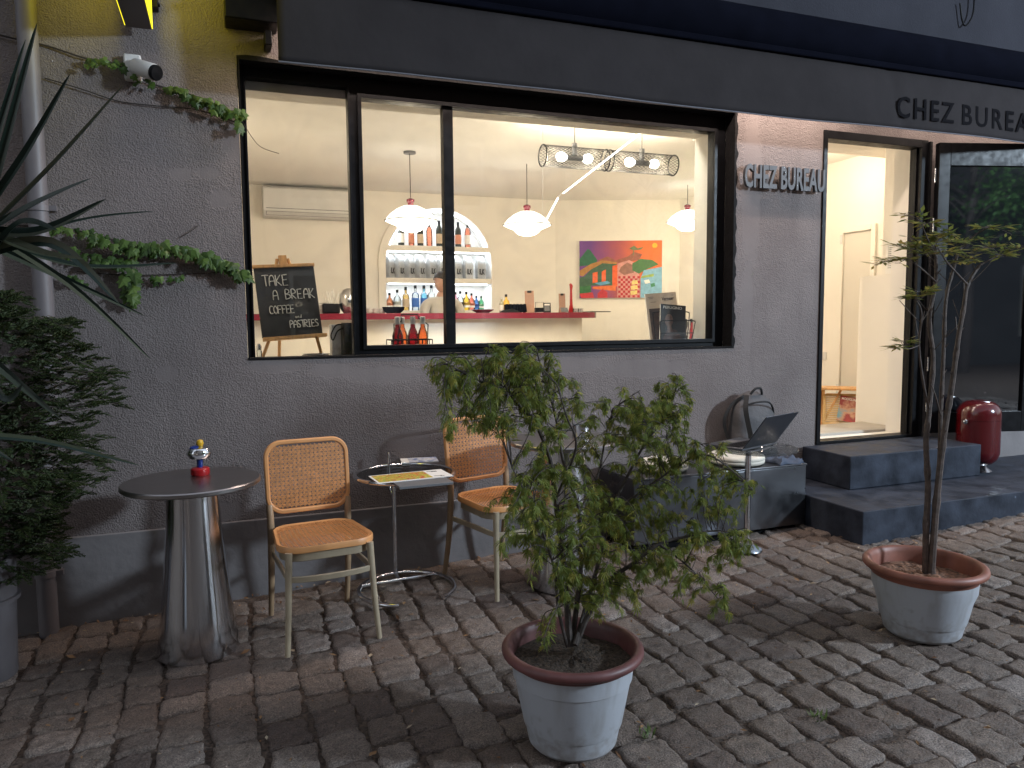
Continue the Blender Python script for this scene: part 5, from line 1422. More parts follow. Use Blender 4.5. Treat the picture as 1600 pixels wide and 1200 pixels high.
for px, b, l, sc, lab in ((627, dark, labw, 1.0, 'dark wine bottle with white label, leftmost on the top niche shelf'), (643, rose, labo, .92, 'orange wine bottle with small dark label behind the pendant shade'),
                     (657, dark, kraft, .98, 'dark wine bottle with tan label, third from left on the top niche shelf'), (671, rose, None, .98, 'plain orange bottle without label on the top niche shelf'),
                     (686.5, dark, kraft, 1.05, 'dark wine bottle just left of the window mullion, top niche shelf'), (716, dark, labo, 1.02, 'dark wine bottle just right of the window mullion, top niche shelf'), (731, rose, labw, 1.02, 'orange bottle with black cap, rightmost on the top niche shelf')):
    bottle('wine', shelf_at(px, 0), b, l, blk, lab, 'wine bottles on the top niche shelf', sc)
sp = [(609, amber, labw, 'round', .85, 'amber bottle with white label, leftmost on the lowest niche shelf'), (621, clear, labw, 'round', 1.0, 'clear bottle with wide white label, second on the lowest niche shelf'), (634.5, gold, kraft, 'spirit', 1.0, 'golden bottle with tan label on the lowest niche shelf'),
      (649.5, clear, labb, 'spirit', 1.08, 'clear bottle with bright blue label on the lowest niche shelf'), (663, blue, labb, 'spirit', 1.08, 'pale blue bottle on the lowest niche shelf behind the bartender'), (674.5, clear, labw, 'spirit', 1.1, 'tall clear bottle with white label beside the pale blue bottle'),
      (686, clear, kraft, 'round', .9, 'small clear bottle at the shoulder of the bartender'), (712, tint('pink', (.92, .6, .7)), labw, 'round', .9, 'pink bottle just right of the window mullion, lowest niche shelf'), (719.5, clear, blk, 'round', .95, 'clear bottle with dark label on the lowest niche shelf'),
      (729, tint('yellow', (.95, .75, .2)), labw, 'round', .92, 'yellow bottle with white label on the lowest niche shelf'), (737, tint('coral', (.95, .45, .35)), labw, 'round', .85, 'coral red bottle on the lowest niche shelf'), (744.5, tint('cobalt', (.25, .5, .85)), labb, 'round', .72, 'short cobalt blue bottle near the right end of lowest shelf'), (752, tint('green', (.3, .75, .5)), labw, 'round', .72, 'short green bottle, rightmost on the lowest niche shelf')]
for px, b, l, kd, sc, lab in sp: bottle(kd, shelf_at(px, 2), b, l, blk, lab, 'spirit bottles on the lowest niche shelf', sc)

# ---- coffee bags
MT['bag'] = pm('silver_grey_bag', (.36, .37, .38), .42, .25, var=.12, vs=18, bump=.004, bs=40)
def coffee_bag():
    px0 = 610; loc = shelf_at(px0, 1)
    t = thing('coffee_bag', 'grey coffee bag in the row on the middle niche shelf, left of the mullion', 'bag', loc, R(38), 'coffee bags on the middle niche shelf')
    vs = [(-.055, -.038, 0), (.055, -.038, 0), (.055, .038, 0), (-.055, .038, 0), (-.058, -.042, .17), (.058, -.042, .17), (.058, .042, .17), (-.058, .042, .17), (-.050, -.015, .25), (.050, -.015, .25), (.050, .015, .25), (-.050, .015, .25), (-.049, .02, .285), (.049, .02, .285), (.049, .028, .287), (-.049, .028, .287)]
    fs = [(3, 2, 1, 0)]
    for k in range(3):
        for j in range(4): fs.append((k*4+j, k*4+(j+1) % 4, k*4+4+(j+1) % 4, k*4+4+j))
    fs.append((12, 13, 14, 15))
    MB().add(vs, fs).build('bag', MT['bag'], t, bevel=.004)
    m = text_mb('ILK', .06, lambda u, v, w_: (-.036+u, -.0415-w_-.0006, .055+v), .0008, bold=.03, fit=(.072, .07)); m.build('lettering', MT['text'], t, smooth=False)
    return t
cb = coffee_bag()
for k, px in enumerate((625, 641, 657, 674, 690)):
    dup(cb, shelf_at(px, 1), R(38-k*2.5), 'grey coffee bag in the row on the middle niche shelf, left of the mullion')
for k, (px, lab) in enumerate(((714, 'grey coffee bag just right of the window mullion, middle niche shelf'), (731, 'grey coffee bag second from right on the middle niche shelf'), (751, 'grey coffee bag turned front, rightmost on the middle niche shelf'))):
    dup(cb, shelf_at(px, 1), R(26-k*9), lab)

# ---- bartender
def person():
    y = YC+1.02; h = at(690, 441, y)          # centre of the head
    hz = h.z
    t = thing('person', 'bartender with short dark hair in pale t-shirt seated behind the bar', 'person', (h.x, y, 0))
    S0 = hz
    J = [((0, 0, S0-.78), .15), ((0, .01, S0-.60), .135), ((0, .02, S0-.42), .155), ((0, .02, S0-.27), .13), ((0, .01, S0-.185), .062), ((-.01, -.0, S0-.10), .055),
         ((-.13, .01, S0-.245), .085), ((-.205, 0, S0-.27), .068), ((-.245, -.06, S0-.50), .048), ((-.235, -.22, S0-.60), .036), ((-.19, -.30, S0-.60), .026),
         ((.13, .01, S0-.245), .085), ((.205, 0, S0-.27), .068), ((.25, -.05, S0-.50), .048), ((.23, -.20, S0-.60), .036), ((.18, -.29, S0-.60), .026),
         ((-.10, -.04, S0-.82), .10), ((-.13, -.42, S0-.84), .075), ((-.13, -.46, S0-1.22), .05), ((-.13, -.56, S0-1.28), .035), ((.10, -.04, S0-.82), .10), ((.13, -.42, S0-.84), .075), ((.13, -.46, S0-1.22), .05), ((.13, -.56, S0-1.28), .035)]
    E_ = [(0, 1), (1, 2), (2, 3), (3, 4), (4, 5), (3, 6), (6, 7), (7, 8), (8, 9), (9, 10), (3, 11), (11, 12), (12, 13), (13, 14), (14, 15), (0, 16), (16, 17), (17, 18), (18, 19), (0, 20), (20, 21), (21, 22), (22, 23)]
    me = bpy.data.meshes.new('body'); me.from_pydata([j[0] for j in J], E_, []); o = bpy.data.objects.new('body', me); COL.objects.link(o)
    sk = o.modifiers.new('skin', 'SKIN'); 
    if not me.skin_vertices: 
        bm = bmesh.new(); bm.from_mesh(me); bm.verts.layers.skin.verify(); bm.to_mesh(me); bm.free()
    for sv, (_, r) in zip(me.skin_vertices[0].data, J): sv.radius = (r*1.05, r*.85)
    me.skin_vertices[0].data[0].use_root = True
    ss = o.modifiers.new('sub', 'SUBSURF'); ss.levels = 2; ss.render_levels = 2
    dg = bpy.context.evaluated_depsgraph_get(); dg.update()
    m2 = bpy.data.meshes.new_from_object(o.evaluated_get(dg)); bpy.data.objects.remove(o)
    bm = bmesh.new(); bm.from_mesh(m2)
    # head: shaped sphere with brow, nose and jaw, turned towards the left
    rot = Matrix.Rotation(R(-52), 3, 'Z')@Matrix.Rotation(R(14), 3, 'X')
    hv = []; n, k = 24, 18
    for i in range(k+1):
        ph = math.pi*i/k
        for j in range(n):
            a = 2*math.pi*j/n; x, yy, z = math.sin(ph)*math.cos(a), math.sin(ph)*math.sin(a), math.cos(ph)
            p = Vector((x*.078*(1-.22*max(0, -z)), yy*.098, z*.118))
            f_ = max(0, -yy)                                # the face looks along -y
            p.y += .012*f_*max(0, -z)*0; p.x *= 1-.12*f_
            p.y -= .028*math.exp(-(x/.16)**2-((z+.12)/.17)**2)*f_**4     # nose
            p.y += .010*(math.exp(-((abs(x)-.36)/.16)**2-((z-.10)/.12)**2))*f_**2  # eye sockets
            p.y -= .008*math.exp(-(x/.3)**2-((z+.5)/.12)**2)*f_**2      # lips
            p.y -= .012*math.exp(-(x/.3)**2-((z+.85)/.18)**2)*f_        # chin
            hv.append(bm.verts.new(rot@p+Vector((-.01, -.012, S0))))
    for i in range(k):
        for j in range(n): 
            try: bm.faces.new((hv[i*n+j], hv[(i+1)*n+j], hv[(i+1)*n+(j+1) % n], hv[i*n+(j+1) % n]))
            except ValueError: pass
    bmesh.ops.recalc_face_normals(bm, faces=bm.faces); bm.to_mesh(m2); bm.free()
    m2.name = 'body'; m2.materials.clear(); m2.materials.append(MT['skin']); m2.shade_smooth()
    b = bpy.data.objects.new('body', m2); COL.objects.link(b); b.parent = t
    # shirt: shell over trunk and upper arms
    sv = bmesh.new(); sv.from_mesh(m2)
    dele = [f for f in sv.faces if not (S0-.80 < f.calc_center_median().z < S0-.175 and (f.calc_center_median().z > S0-.46 or abs(f.calc_center_median().x) < .20) and f.calc_center_median().y > -.17)]
    bmesh.ops.delete(sv, geom=dele, context='FACES')
    for v in sv.verts: v.co += v.normal*.008
    m3 = bpy.data.meshes.new('shirt'); sv.to_mesh(m3); sv.free(); m3.materials.clear(); m3.materials.append(MT['shirt']); m3.shade_smooth()
    so = bpy.data.objects.new('shirt', m3); COL.objects.link(so); so.parent = t
    hr = MB(); vs = []; fs = []; n, k = 26, 12
    for i in range(k+1):
        for j in range(n):
            a = 2*math.pi*j/n; back = .5+.5*math.sin(a); lim = 1.02+.95*back; ph = lim*i/k
            x, yy, z = math.sin(ph)*math.cos(a), math.sin(ph)*math.sin(a), math.cos(ph)
            vs.append(rot@Vector((x*.084, yy*.103+.002, z*.128))+Vector((-.01, -.012, S0+.002)))
    for i in range(k):
        for j in range(n): fs.append((i*n+j, (i+1)*n+j, (i+1)*n+(j+1) % n, i*n+(j+1) % n))
    hr.add(vs, fs).build('hair', MT['hair'], t)
    for s in (-1, 1):
        e = MB().lathe([(0, -.006), (.012, -.006), (.018, 0), (.012, .007), (0, .004)], 12, rot@Vector((s*.077, .008, -.005))+Vector((-.01, -.012, S0)), rot=rot@Matrix.Rotation(R(90*s), 3, 'Y')); e.build('ear', MT['skin'], t)
    st = MB().lathe([(0, 0), (.19, 0), (.19, .01), (.02, .03), (.02, S0-.98-FL), (.17, S0-.97-FL), (.17, S0-.92-FL), (0, S0-.92-FL)], 24)
    o = st.build('bar_stool', MT['black']); o.location = (h.x, y, FL); tag(o, 'stool under the bartender behind the bar', 'stool')
person()

# ---- things on the bar
zt_ = zc1+.001
def onbar(px, dy=.25): return (at(px, 489, YC+dy).x, YC+dy, zt_)
def bar_things():
    # left: straws in a black holder, napkins, silver shaker
    x, y, z = onbar(517, .2)
    t = thing('straw_holder', 'black holder full of white paper straws on the bar beside the chalkboard', 'holder', (x, y, z))
    MB().box((0, 0, .05), (.17, .12, .10)).build('holder', MT['black'], t, bevel=.015)
    rnd = random.Random(1)
    for i in range(13):
        a = Vector((rnd.uniform(-.05, .05), rnd.uniform(-.03, .03), .06)); d = Vector((rnd.uniform(-.06, .06)+a.x*.5, rnd.uniform(-.02, .02), rnd.uniform(.13, .2))); MB().tube([a, a+d], .0055, 6).build('straw', MT['paper'], t)
    x, y, z = onbar(499, .3); o = MB()
    for i in range(6): o.box((rnd.uniform(-.006, .006), 0, .012+i*.020), (.17, .17, .017), (0, 0, rnd.uniform(-.1, .1)))
    t = thing('napkin_stack', 'pile of white napkins on the bar left of the straws', 'napkins', (x, y, z)); o.build('napkins', MT['paper'], t, bevel=.003)
    x, y, z = onbar(545, .2)
    o = MB().lathe([(0, 0), (.05, 0), (.085, .05), (.095, .12), (.085, .19), (.05, .24), (.015, .255), (0, .256)], 32).build('kettle', MT['steel'], None); o.location = (x, y, z); tag(o, 'rounded polished steel kettle on the bar against the window mullion', 'kettle')
    # cups and a dark bowl
    for px, lab in ((577, 'white espresso cup on the bar, leftmost of three'), (587, 'white espresso cup on the bar between two others'), (596, 'white espresso cup on the bar next to dark bowl')):
        x, y, z = onbar(px, .2); t = thing('cup', lab, 'cup', (x, y, z), 0, 'espresso cups on the bar')
        MB().lathe([(.03, 0), (.034, .004), (.043, .05), (.040, .05), (.03, .006)], 20).build('cup', MT['white'], t); MB().tube([(.04, 0, .04), (.06, 0, .035), (.058, 0, .018), (.036, 0, .012)], .005, 6).build('handle', MT['white'], t)
    x, y, z = onbar(615, .15); o = MB().lathe([(0, .0), (.07, 0), (.105, .03), (.115, .065), (.108, .065), (.09, .03), (0, .012)], 32).build('bowl', MT['navy'], None); o.location = (x, y, z); tag(o, 'wide dark blue bowl on the bar left of bartender', 'bowl')
    x, y, z = onbar(754, .15); o = MB().lathe([(0, .0), (.07, 0), (.105, .02), (.125, .034), (.119, .036), (.10, .022), (0, .008)], 36).build('plate', MT['redtop'], None); o.location = (x, y, z); tag(o, 'shallow red plate on the bar right of the niche', 'plate')
    bottle('spirit', onbar(784, .3), colmat('olive', (.35, .33, .20)), labw, MT['white'], 'pale bottle with white label on bar, left of the oil bottle', 'bottles on the bar', .62)
    bottle('round', onbar(791, .3), colmat('oil', (.65, .40, .06)), None, blk, 'yellow oil bottle with dark pourer on the bar', 'bottles on the bar', .82)
    # packets in a black tray
    x, y, z = onbar(806, .2); t = thing('packet_tray', 'row of small black packets on the bar beside the oil bottle', 'packets', (x, y, z))
    for i in range(6): MB().box((-.10+i*.042, .02, .048), (.034, .05, .09), (R(-14), 0, R(8))).build('packet', MT['navy'], t, bevel=.006)
    x, y, z = onbar(796, .08); o = MB(); o.add([(-.13, -.03, 0), (.12, -.05, 0), (.13, .05, 0), (-.10, .06, 0), (-.09, -.01, .02), (.03, -.01, .045), (.06, .03, .04), (-.06, .035, .03)], [(3, 2, 1, 0), (0, 1, 5, 4), (1, 2, 6, 5), (2, 3, 7, 6), (3, 0, 4, 7), (4, 5, 6, 7)])
    o = o.build('cap', MT['black'], None, bevel=.01); o.location = (x, y, z); tag(o, 'flat black cap lying on the bar in front of the packets', 'cap')
    MT['clip'] = pm('brown_board', (.36, .20, .13), .5, var=.08)
    for px, py, wd, ht, lab in ((828, 450, .105, .245, 'brown clipboard standing on the bar, left of the small framed card'), (879, 454, .075, .215, 'brown clipboard standing on the bar beside the red neck')):
        x, y, z = onbar(px, .22); t = thing('clipboard', lab, 'clipboard', (x, y, z), R(-12), 'clipboards on the bar')
        m = MB().box((0, .02, ht/2), (wd, .006, ht), (R(-9), 0, 0)); m.build('board', MT['clip'], t, bevel=.002); MB().box((0, .028, ht-.012), (wd*.45, .018, .022), (R(-9), 0, 0)).build('clip', MT['black'], t, bevel=.003)
        MB().box((0, .05, .05), (wd*.8, .006, .10), (R(20), 0, 0)).build('stand', MT['black'], t)
    x, y, z = onbar(855, .2); t = thing('card_frame', 'small black framed card standing on the bar between the clipboards', 'frame', (x, y, z), R(-14))
    MB().box((0, .01, .055), (.085, .008, .11), (R(-12), 0, 0)).build('frame', MT['black'], t, bevel=.002); MB().box((0, .004, .046), (.06, .003, .055), (R(-12), 0, 0)).build('card', MT['grey'], t, smooth=False)
    MB().box((0, .0035, .088), (.06, .003, .018), (R(-12), 0, 0)).build('heading', labw, t, smooth=False)
    x, y, z = onbar(843, .26); o = MB()
    o.tube([(-.05, 0, 0), (-.05, 0, .115), (.05, 0, .115), (.05, 0, 0)], .003, 5); o.box((0, .01, .03), (.10, .06, .05)); t = thing('wire_stand', 'small wire stand with papers behind the first clipboard on bar', 'stand', (x, y, z)); o.build('stand', MT['black'], t)
    x, y, z = onbar(892, .2); t = thing('red_figure', 'tall slim red pointed ornament standing on the bar in front of painting', 'ornament', (x, y, z))
    MB().prism([(-.03, 0), (.03, 0), (.018, .09), (.012, .25), (.022, .30), (.0, .33), (-.016, .32), (-.008, .25), (-.012, .09)], lambda u, v, w_: (u+.0, w_-.012, v), .024).build('body', MT['redplain'], t, bevel=.004)
    x, y, z = onbar(882, .1); t = thing('pamphlet', 'grey folded leaflet on the bar under the second clipboard', 'leaflet', (x, y, z)); MB().box((0, 0, .028), (.085, .004, .06), (R(-35), 0, 0)).build('sheet', MT['grey'], t)
    for px, lab in ((899, 'small steel cup on the bar beside the red pointed ornament'), (907, 'small steel cup near the right end of the bar')):
        x, y, z = onbar(px, .15); o = MB().lathe([(0, 0), (.030, 0), (.032, .045), (.029, .045), (.027, .006), (0, .006)], 20).build('cup', MT['steel'], None); o.location = (x, y, z); tag(o, lab, 'cup', 'steel cups on the bar')
    x, y, z = onbar(932, .2); t = thing('serving_board', 'thin dark board lying over the right end of the bar', 'board', (x, y, z)); MB().box((0, 0, .006), (.26, .2, .009)).build('board', MT['black'], t, bevel=.002)
bar_things()

# ---- things on the window counter
ZW = WZ0-.012+.001
def chalkboard():
    Y = .40; p = at(450, 555, Y); x0 = p.x; 
    t = thing('chalkboard_easel', 'wooden tabletop easel holding a chalkboard with white hand lettering', 'easel', (x0, Y, ZW), R(4))
    tl, tr, bl, brr = [at(*q, Y)-Vector((x0, Y, ZW)) for q in ((400, 415), (487, 415), (413, 527), (500, 526))]
    # board leans back a little
    z0, z1 = bl.z, tl.z; wB = .335; lean = .16; tilt = R(-3.5)
    cz = (z0+z1)/2; hB = z1-z0
    rot = Euler((R(-13), tilt, 0)).to_matrix(); cx = (tl.x+tr.x+bl.x+brr.x)/4
    cen = Vector((cx, 0.0, cz))
    def P(u, v, w_=0): return cen+rot@Vector((u, -w_, v))
    def pb(c, d, name, mat, par=t, bev=.002):
        m = MB().box((0, 0, 0), d); m.v = [tuple(P(v[0]+c[0], v[2]+c[1], -v[1]+c[2])) for v in m.v]; return m.build(name, mat, par, bevel=bev)
    bd = pb((0, 0, 0), (wB, .012, hB), 'board', MT['slate'])
    pb((0, hB/2+.009, .002), (wB+.01, .024, .018), 'ledge', MT['wood']); pb((.012, -hB/2-.009, .004), (wB+.02, .034, .018), 'ledge', MT['wood'])
    f = lambda u, v: P(u, v, .0085); k = .0028
    s_ = wB/.305
    lt = MB(); strokes(lt, 'TAKE', f, -.130, hB*.235, .062, k, .60); lt.build('lettering', MT['chalk'], bd); lt = MB(); strokes(lt, 'A', f, -.082, hB*.03, .056, k); lt.build('lettering', MT['chalk'], bd); lt = MB(); strokes(lt, 'BREAK', f, -.012, hB*.03, .056, k, .60); lt.build('lettering', MT['chalk'], bd)
    lt = MB(); strokes(lt, 'COFFEE', f, -.110, -hB*.17, .046, k, .50); lt.build('lettering', MT['chalk'], bd); lt = MB(); strokes(lt, 'and', f, .025, -hB*.250, .020, k*.6, .68); lt.build('lettering', MT['chalk'], bd); lt = MB(); strokes(lt, 'PASTRIES', f, -.008, -hB*.385, .040, k, .50); lt.build('lettering', MT['chalk'], bd)
    for s in (-1, 1):
        MB().tube([P(s*.03, hB/2+.055, -.012), P(s*.135, -hB/2-.02, -.012), Vector((cen.x+s*.168+.01, -.02, .0))], .0095, 6).build('leg', MT['wood'], t)
    MB().tube([P(0, hB/2+.06, -.02), Vector((cen.x-.04, .16, 0))], .0095, 6).build('leg', MT['wood'], t)
    pb((0, hB/2+.045, -.006), (.045, .022, .055), 'hinge_block', MT['wood'])
chalkboard()
def caddy():
    Y = .38; p = at(640, 537, Y)
    t = thing('bottle_caddy', 'black wire caddy for juice bottles behind the second window pane', 'rack', (p.x, Y, ZW), R(5))
    w_, d_, h = .25, .12, .095
    m = MB()
    for z in (.006, h): m.tube([(-w_/2, -d_/2, z), (w_/2, -d_/2, z), (w_/2, d_/2, z), (-w_/2, d_/2, z)], .0035, 6, closed=True)
    for x in (-w_/2, -w_/2+.03, -.02, .06, w_/2-.02, w_/2):
        for y in (-d_/2, d_/2): m.tube([(x, y, 0), (x, y, h)], .003, 6)
    m.box((0, 0, .004), (w_, d_, .004))
    m.build('rack', MT['black'], t)
    MB().tube([(-w_/2+.03, 0, h), (-w_/2+.03, 0, .19), (-.05, 0, .205), (-.05, 0, .245), (.055, 0, .245), (.06, 0, .225), (.12, 0, .185), (w_/2-.01, 0, h)], .004, 6).build('handle', MT['black'], t)
    jr = tint('cherry', (.50, .05, .08)); jo = tint('orange', (.92, .42, .2)); cp = MT['capfoil']
    for (px, dy, b, lab) in ((621.5, -.035, jr, 'dark red juice bottle in wire caddy, leftmost'), (629, .03, jo, 'orange juice bottle between the two dark red ones in wire caddy'), (645.5, -.03, jr, 'dark red juice bottle in the middle of wire caddy'), (661, -.03, jo, 'orange juice bottle at the right end of wire caddy')):
        q = at(px, 537, Y+dy); b_ = bottle('juice', (q.x, Y+dy, ZW+.008), b, MT['darklabel'], cp, lab, 'juice bottles in the wire caddy', .86)
MT['capfoil'] = pm('clear_cap', (.70, .68, .68), .25); MT['darklabel'] = pm('dark_label', (.05, .015, .018), .4)
caddy()
def display_light():
    t = thing('display_light', 'slim lamp bar behind the window head inside, shining on the window display', 'lamp', (0, 0, 0))
    MB().span((.3, .33, 2.715), (2.8, .36, 2.74)).build('light_bar', MT['led'], t, smooth=False)
    area('display_lamp', (1.55, .345, 2.712), (R(-8), 0, 0), 2.5, .025, 2.2, (1, .88, .72))
display_light()
def window_things():
    p = at(543, 553, .42); t = thing('black_canister', 'black cylindrical canister with loose cable behind the first window pane', 'canister', (p.x+.035, .42, ZW))
    MB().lathe([(0, 0), (.068, 0), (.07, .005), (.07, .19), (.066, .2), (0, .2)], 36).build('body', MT['black'], t, ang=30)
    MB().tube(smooth_path([(-.06, -.03, .19), (-.10, -.02, .185), (-.13, -.02, .13), (-.12, -.03, .10), (-.095, -.03, .15), (-.062, -.03, .17)], 6), .004, 6).build('cable', MT['black'], t)
    p = at(526, 552, .5); t = thing('grey_box', 'plain light grey box standing beside the black canister', 'box', (p.x, .50, ZW)); MB().box((0, 0, .095), (.065, .1, .19)).build('box', MT['potwhite'], t, bevel=.004)
    p = at(405, 553, .30); t = thing('shaker', 'small glass shaker with metal top at the window corner beside easel', 'shaker', (p.x, .30, ZW))
    MB().lathe([(0, 0), (.014, 0), (.015, .05), (.012, .055)], 16).build('glass_body', clear, t); MB().lathe([(.014, .055), (.015, .075), (.009, .088), (0, .09)], 16).build('cap', MT['steel'], t)
    p = at(490, 551, .34); t = thing('saucer_stack', 'low stack of grey saucers on window counter under the easel', 'plates', (p.x, .30, ZW))
    m = MB()
    for i in range(3): m.lathe([(0, .002+i*.007), (.035, .002+i*.007), (.075, .010+i*.007), (.073, .013+i*.007), (.034, .006+i*.007), (0, .006+i*.007)], 32, (.006*i, 0, 0))
    m.build('saucers', MT['steelflat'], t)
    # magazine rack with three publications
    Y = .33; p = at(1052, 533, Y); t = thing('magazine_rack', 'thin black wire magazine rack at the right end of window', 'rack', (p.x, Y, ZW), R(-10))
    m = MB()
    for y, s, h in ((-.07, 1.0, .19), (.04, 1.06, .25)):
        m.tube(smooth_path([(-.10*s, y*.6, 0), (-.125*s, y, h*.9), (-.115*s, y, h), (-.09*s, y, h+.004), (.09*s, y, h+.004), (.115*s, y, h), (.125*s, y, h*.9), (.10*s, y*.6, 0)], 5), .0035, 6)
    m.tube([(-.10, -.042, .004), (-.10, .024, .004), (.10, .024, .004), (.10, -.042, .004)], .0035, 6, closed=True); m.tube([(-.118, -.07, .11), (.118, -.07, .11)], .003, 6)
    m.build('rack', MT['black'], t)
    def pub(name, label, px, pyb, Yp, wd, ht, ry, cover, rz=-10, th=.012, lean=-10):
        q = at(px, pyb, Yp); b = thing(name, label, 'magazine', (q.x, Yp, ZW+.006), R(rz), 'publications in the magazine rack')
        rot = Euler((R(lean), R(ry), 0)).to_matrix()
        def mk(c, d, nm, mat):
            o = MB().box(c, d); o.v = [tuple(rot@Vector(v)) for v in o.v]; return o.build(nm, mat, b, smooth=False)
        mk((0, 0, ht/2), (wd, th, ht), 'pages', MT['paper']); mk((0, -th/2-.0008, ht/2), (wd+.001, .0012, ht+.001), 'cover', cover)
        return b, rot
    tanp = pm('tan_cover', (.62, .50, .39), .45, var=.06)
    b, rot = pub('magazine', 'tan magazine titled Vermeer, standing at the back of wire rack', 1042, 536, .37, .225, .385, -4, tanp)
    def put(b, rot, u, v, wd, ht, y, mat, nm): 
        o = MB().box((u, y, v), (wd, .0006, ht)); o.v = [tuple(rot@Vector(q)) for q in o.v]; o.build(nm, mat, b, smooth=False)
    def text(b, rot, s, u, v, size, y, mat, fit=None, bold=0.0):
        o = text_mb(s, size, lambda a, c, w_: rot@Vector((u+a, y-w_, v+c)), .0006, bold=bold, fit=fit); o.build('lettering', mat, b, smooth=False)
    text(b, rot, 'Vermeer', .004, .330, .020, -.0078, MT['text'], (.088, .026), .01); put(b, rot, -.0, .150, .195, .26, -.0079, pm('brown_picture', (.07, .035, .025), .4, var=.5, vs=18), 'picture')
    for i, (u, v, l) in enumerate(((-.075, .36, .04), (-.075, .35, .03), (-.06, .325, .04), (.085, .365, .015))): put(b, rot, u, v, l, .003, -.0078, MT['grey'], 'line')
    b, rot = pub('magazine', 'dark art magazine with a dim portrait, front of the wire rack', 1050, 540, .29, .182, .300, 5, MT['darkpaper'])
    text(b, rot, 'PERUGINO', -.072, .270, .018, -.0078, MT['paper'], (.135, .019), .014)
    def blob(poly, mat, y, nm):
        o = MB().prism(poly, lambda u, v, w_: rot@Vector((u, y-w_, v)), .0004); o.build(nm, mat, b, smooth=False)
    sk_ = pm('dim_skin_print', (.16, .085, .06), .4, var=.25, vs=25); sh_ = pm('dim_cloak_print', (.075, .035, .028), .4, var=.3, vs=15)
    blob([(-.085, .0), (.085, .0), (.08, .06), (.04, .11), (.022, .13), (-.035, .13), (-.06, .09)], sh_, -.0078, 'picture')
    blob([(-.030+.030*math.cos(i*.393), .190+.045*math.sin(i*.393)) for i in range(16)], sk_, -.0083, 'picture'); blob([(-.042, .155), (-.012, .155), (.0, .11), (-.036, .105)], sk_, -.0084, 'picture')
    rd = pm('red_cover', (.42, .02, .03), .4)
    b, rot = pub('magazine', 'red and black book leaning at right of the wire rack', 1088, 534, .46, .11, .17, 6, rd, rz=-35)
    b, rot = pub('magazine', 'black and white striped book behind the red book', 1079, 534, .53, .13, .20, -2, MT['stripe'], rz=-30)
    for px, wd, lab in ((745, .09, 'low pale dish on the window counter above maple leaves, left one'), (835, .11, 'low pale dish on the window counter above maple leaves, right one')):
        q = at(px, 536, .45); t = thing('dish', lab, 'dish', (q.x, .45, ZW)); MB().lathe([(0, 0), (wd*.6, 0), (wd, .05), (wd*.98, .052), (wd*.55, .008), (0, .008)], 32).build('dish', MT['white'], t)
m, tt, N, L, P = nodes('striped_cover'); wv = N.new('ShaderNodeTexWave'); wv.inputs['Scale'].default_value = 9; wv.inputs['Distortion'].default_value = 4; tc = N.new('ShaderNodeTexCoord'); L.new(tc.outputs['Object'], wv.inputs['Vector'])
cr = N.new('ShaderNodeValToRGB'); cr.color_ramp.interpolation = 'CONSTANT'; cr.color_ramp.elements[1].position = .5; cr.color_ramp.elements[0].color = (.02, .02, .02, 1); cr.color_ramp.elements[1].color = (.75, .73, .7, 1); L.new(wv.outputs['Fac'], cr.inputs[0]); L.new(cr.outputs[0], P.inputs['Base Color']); MT['stripe'] = m
window_things()

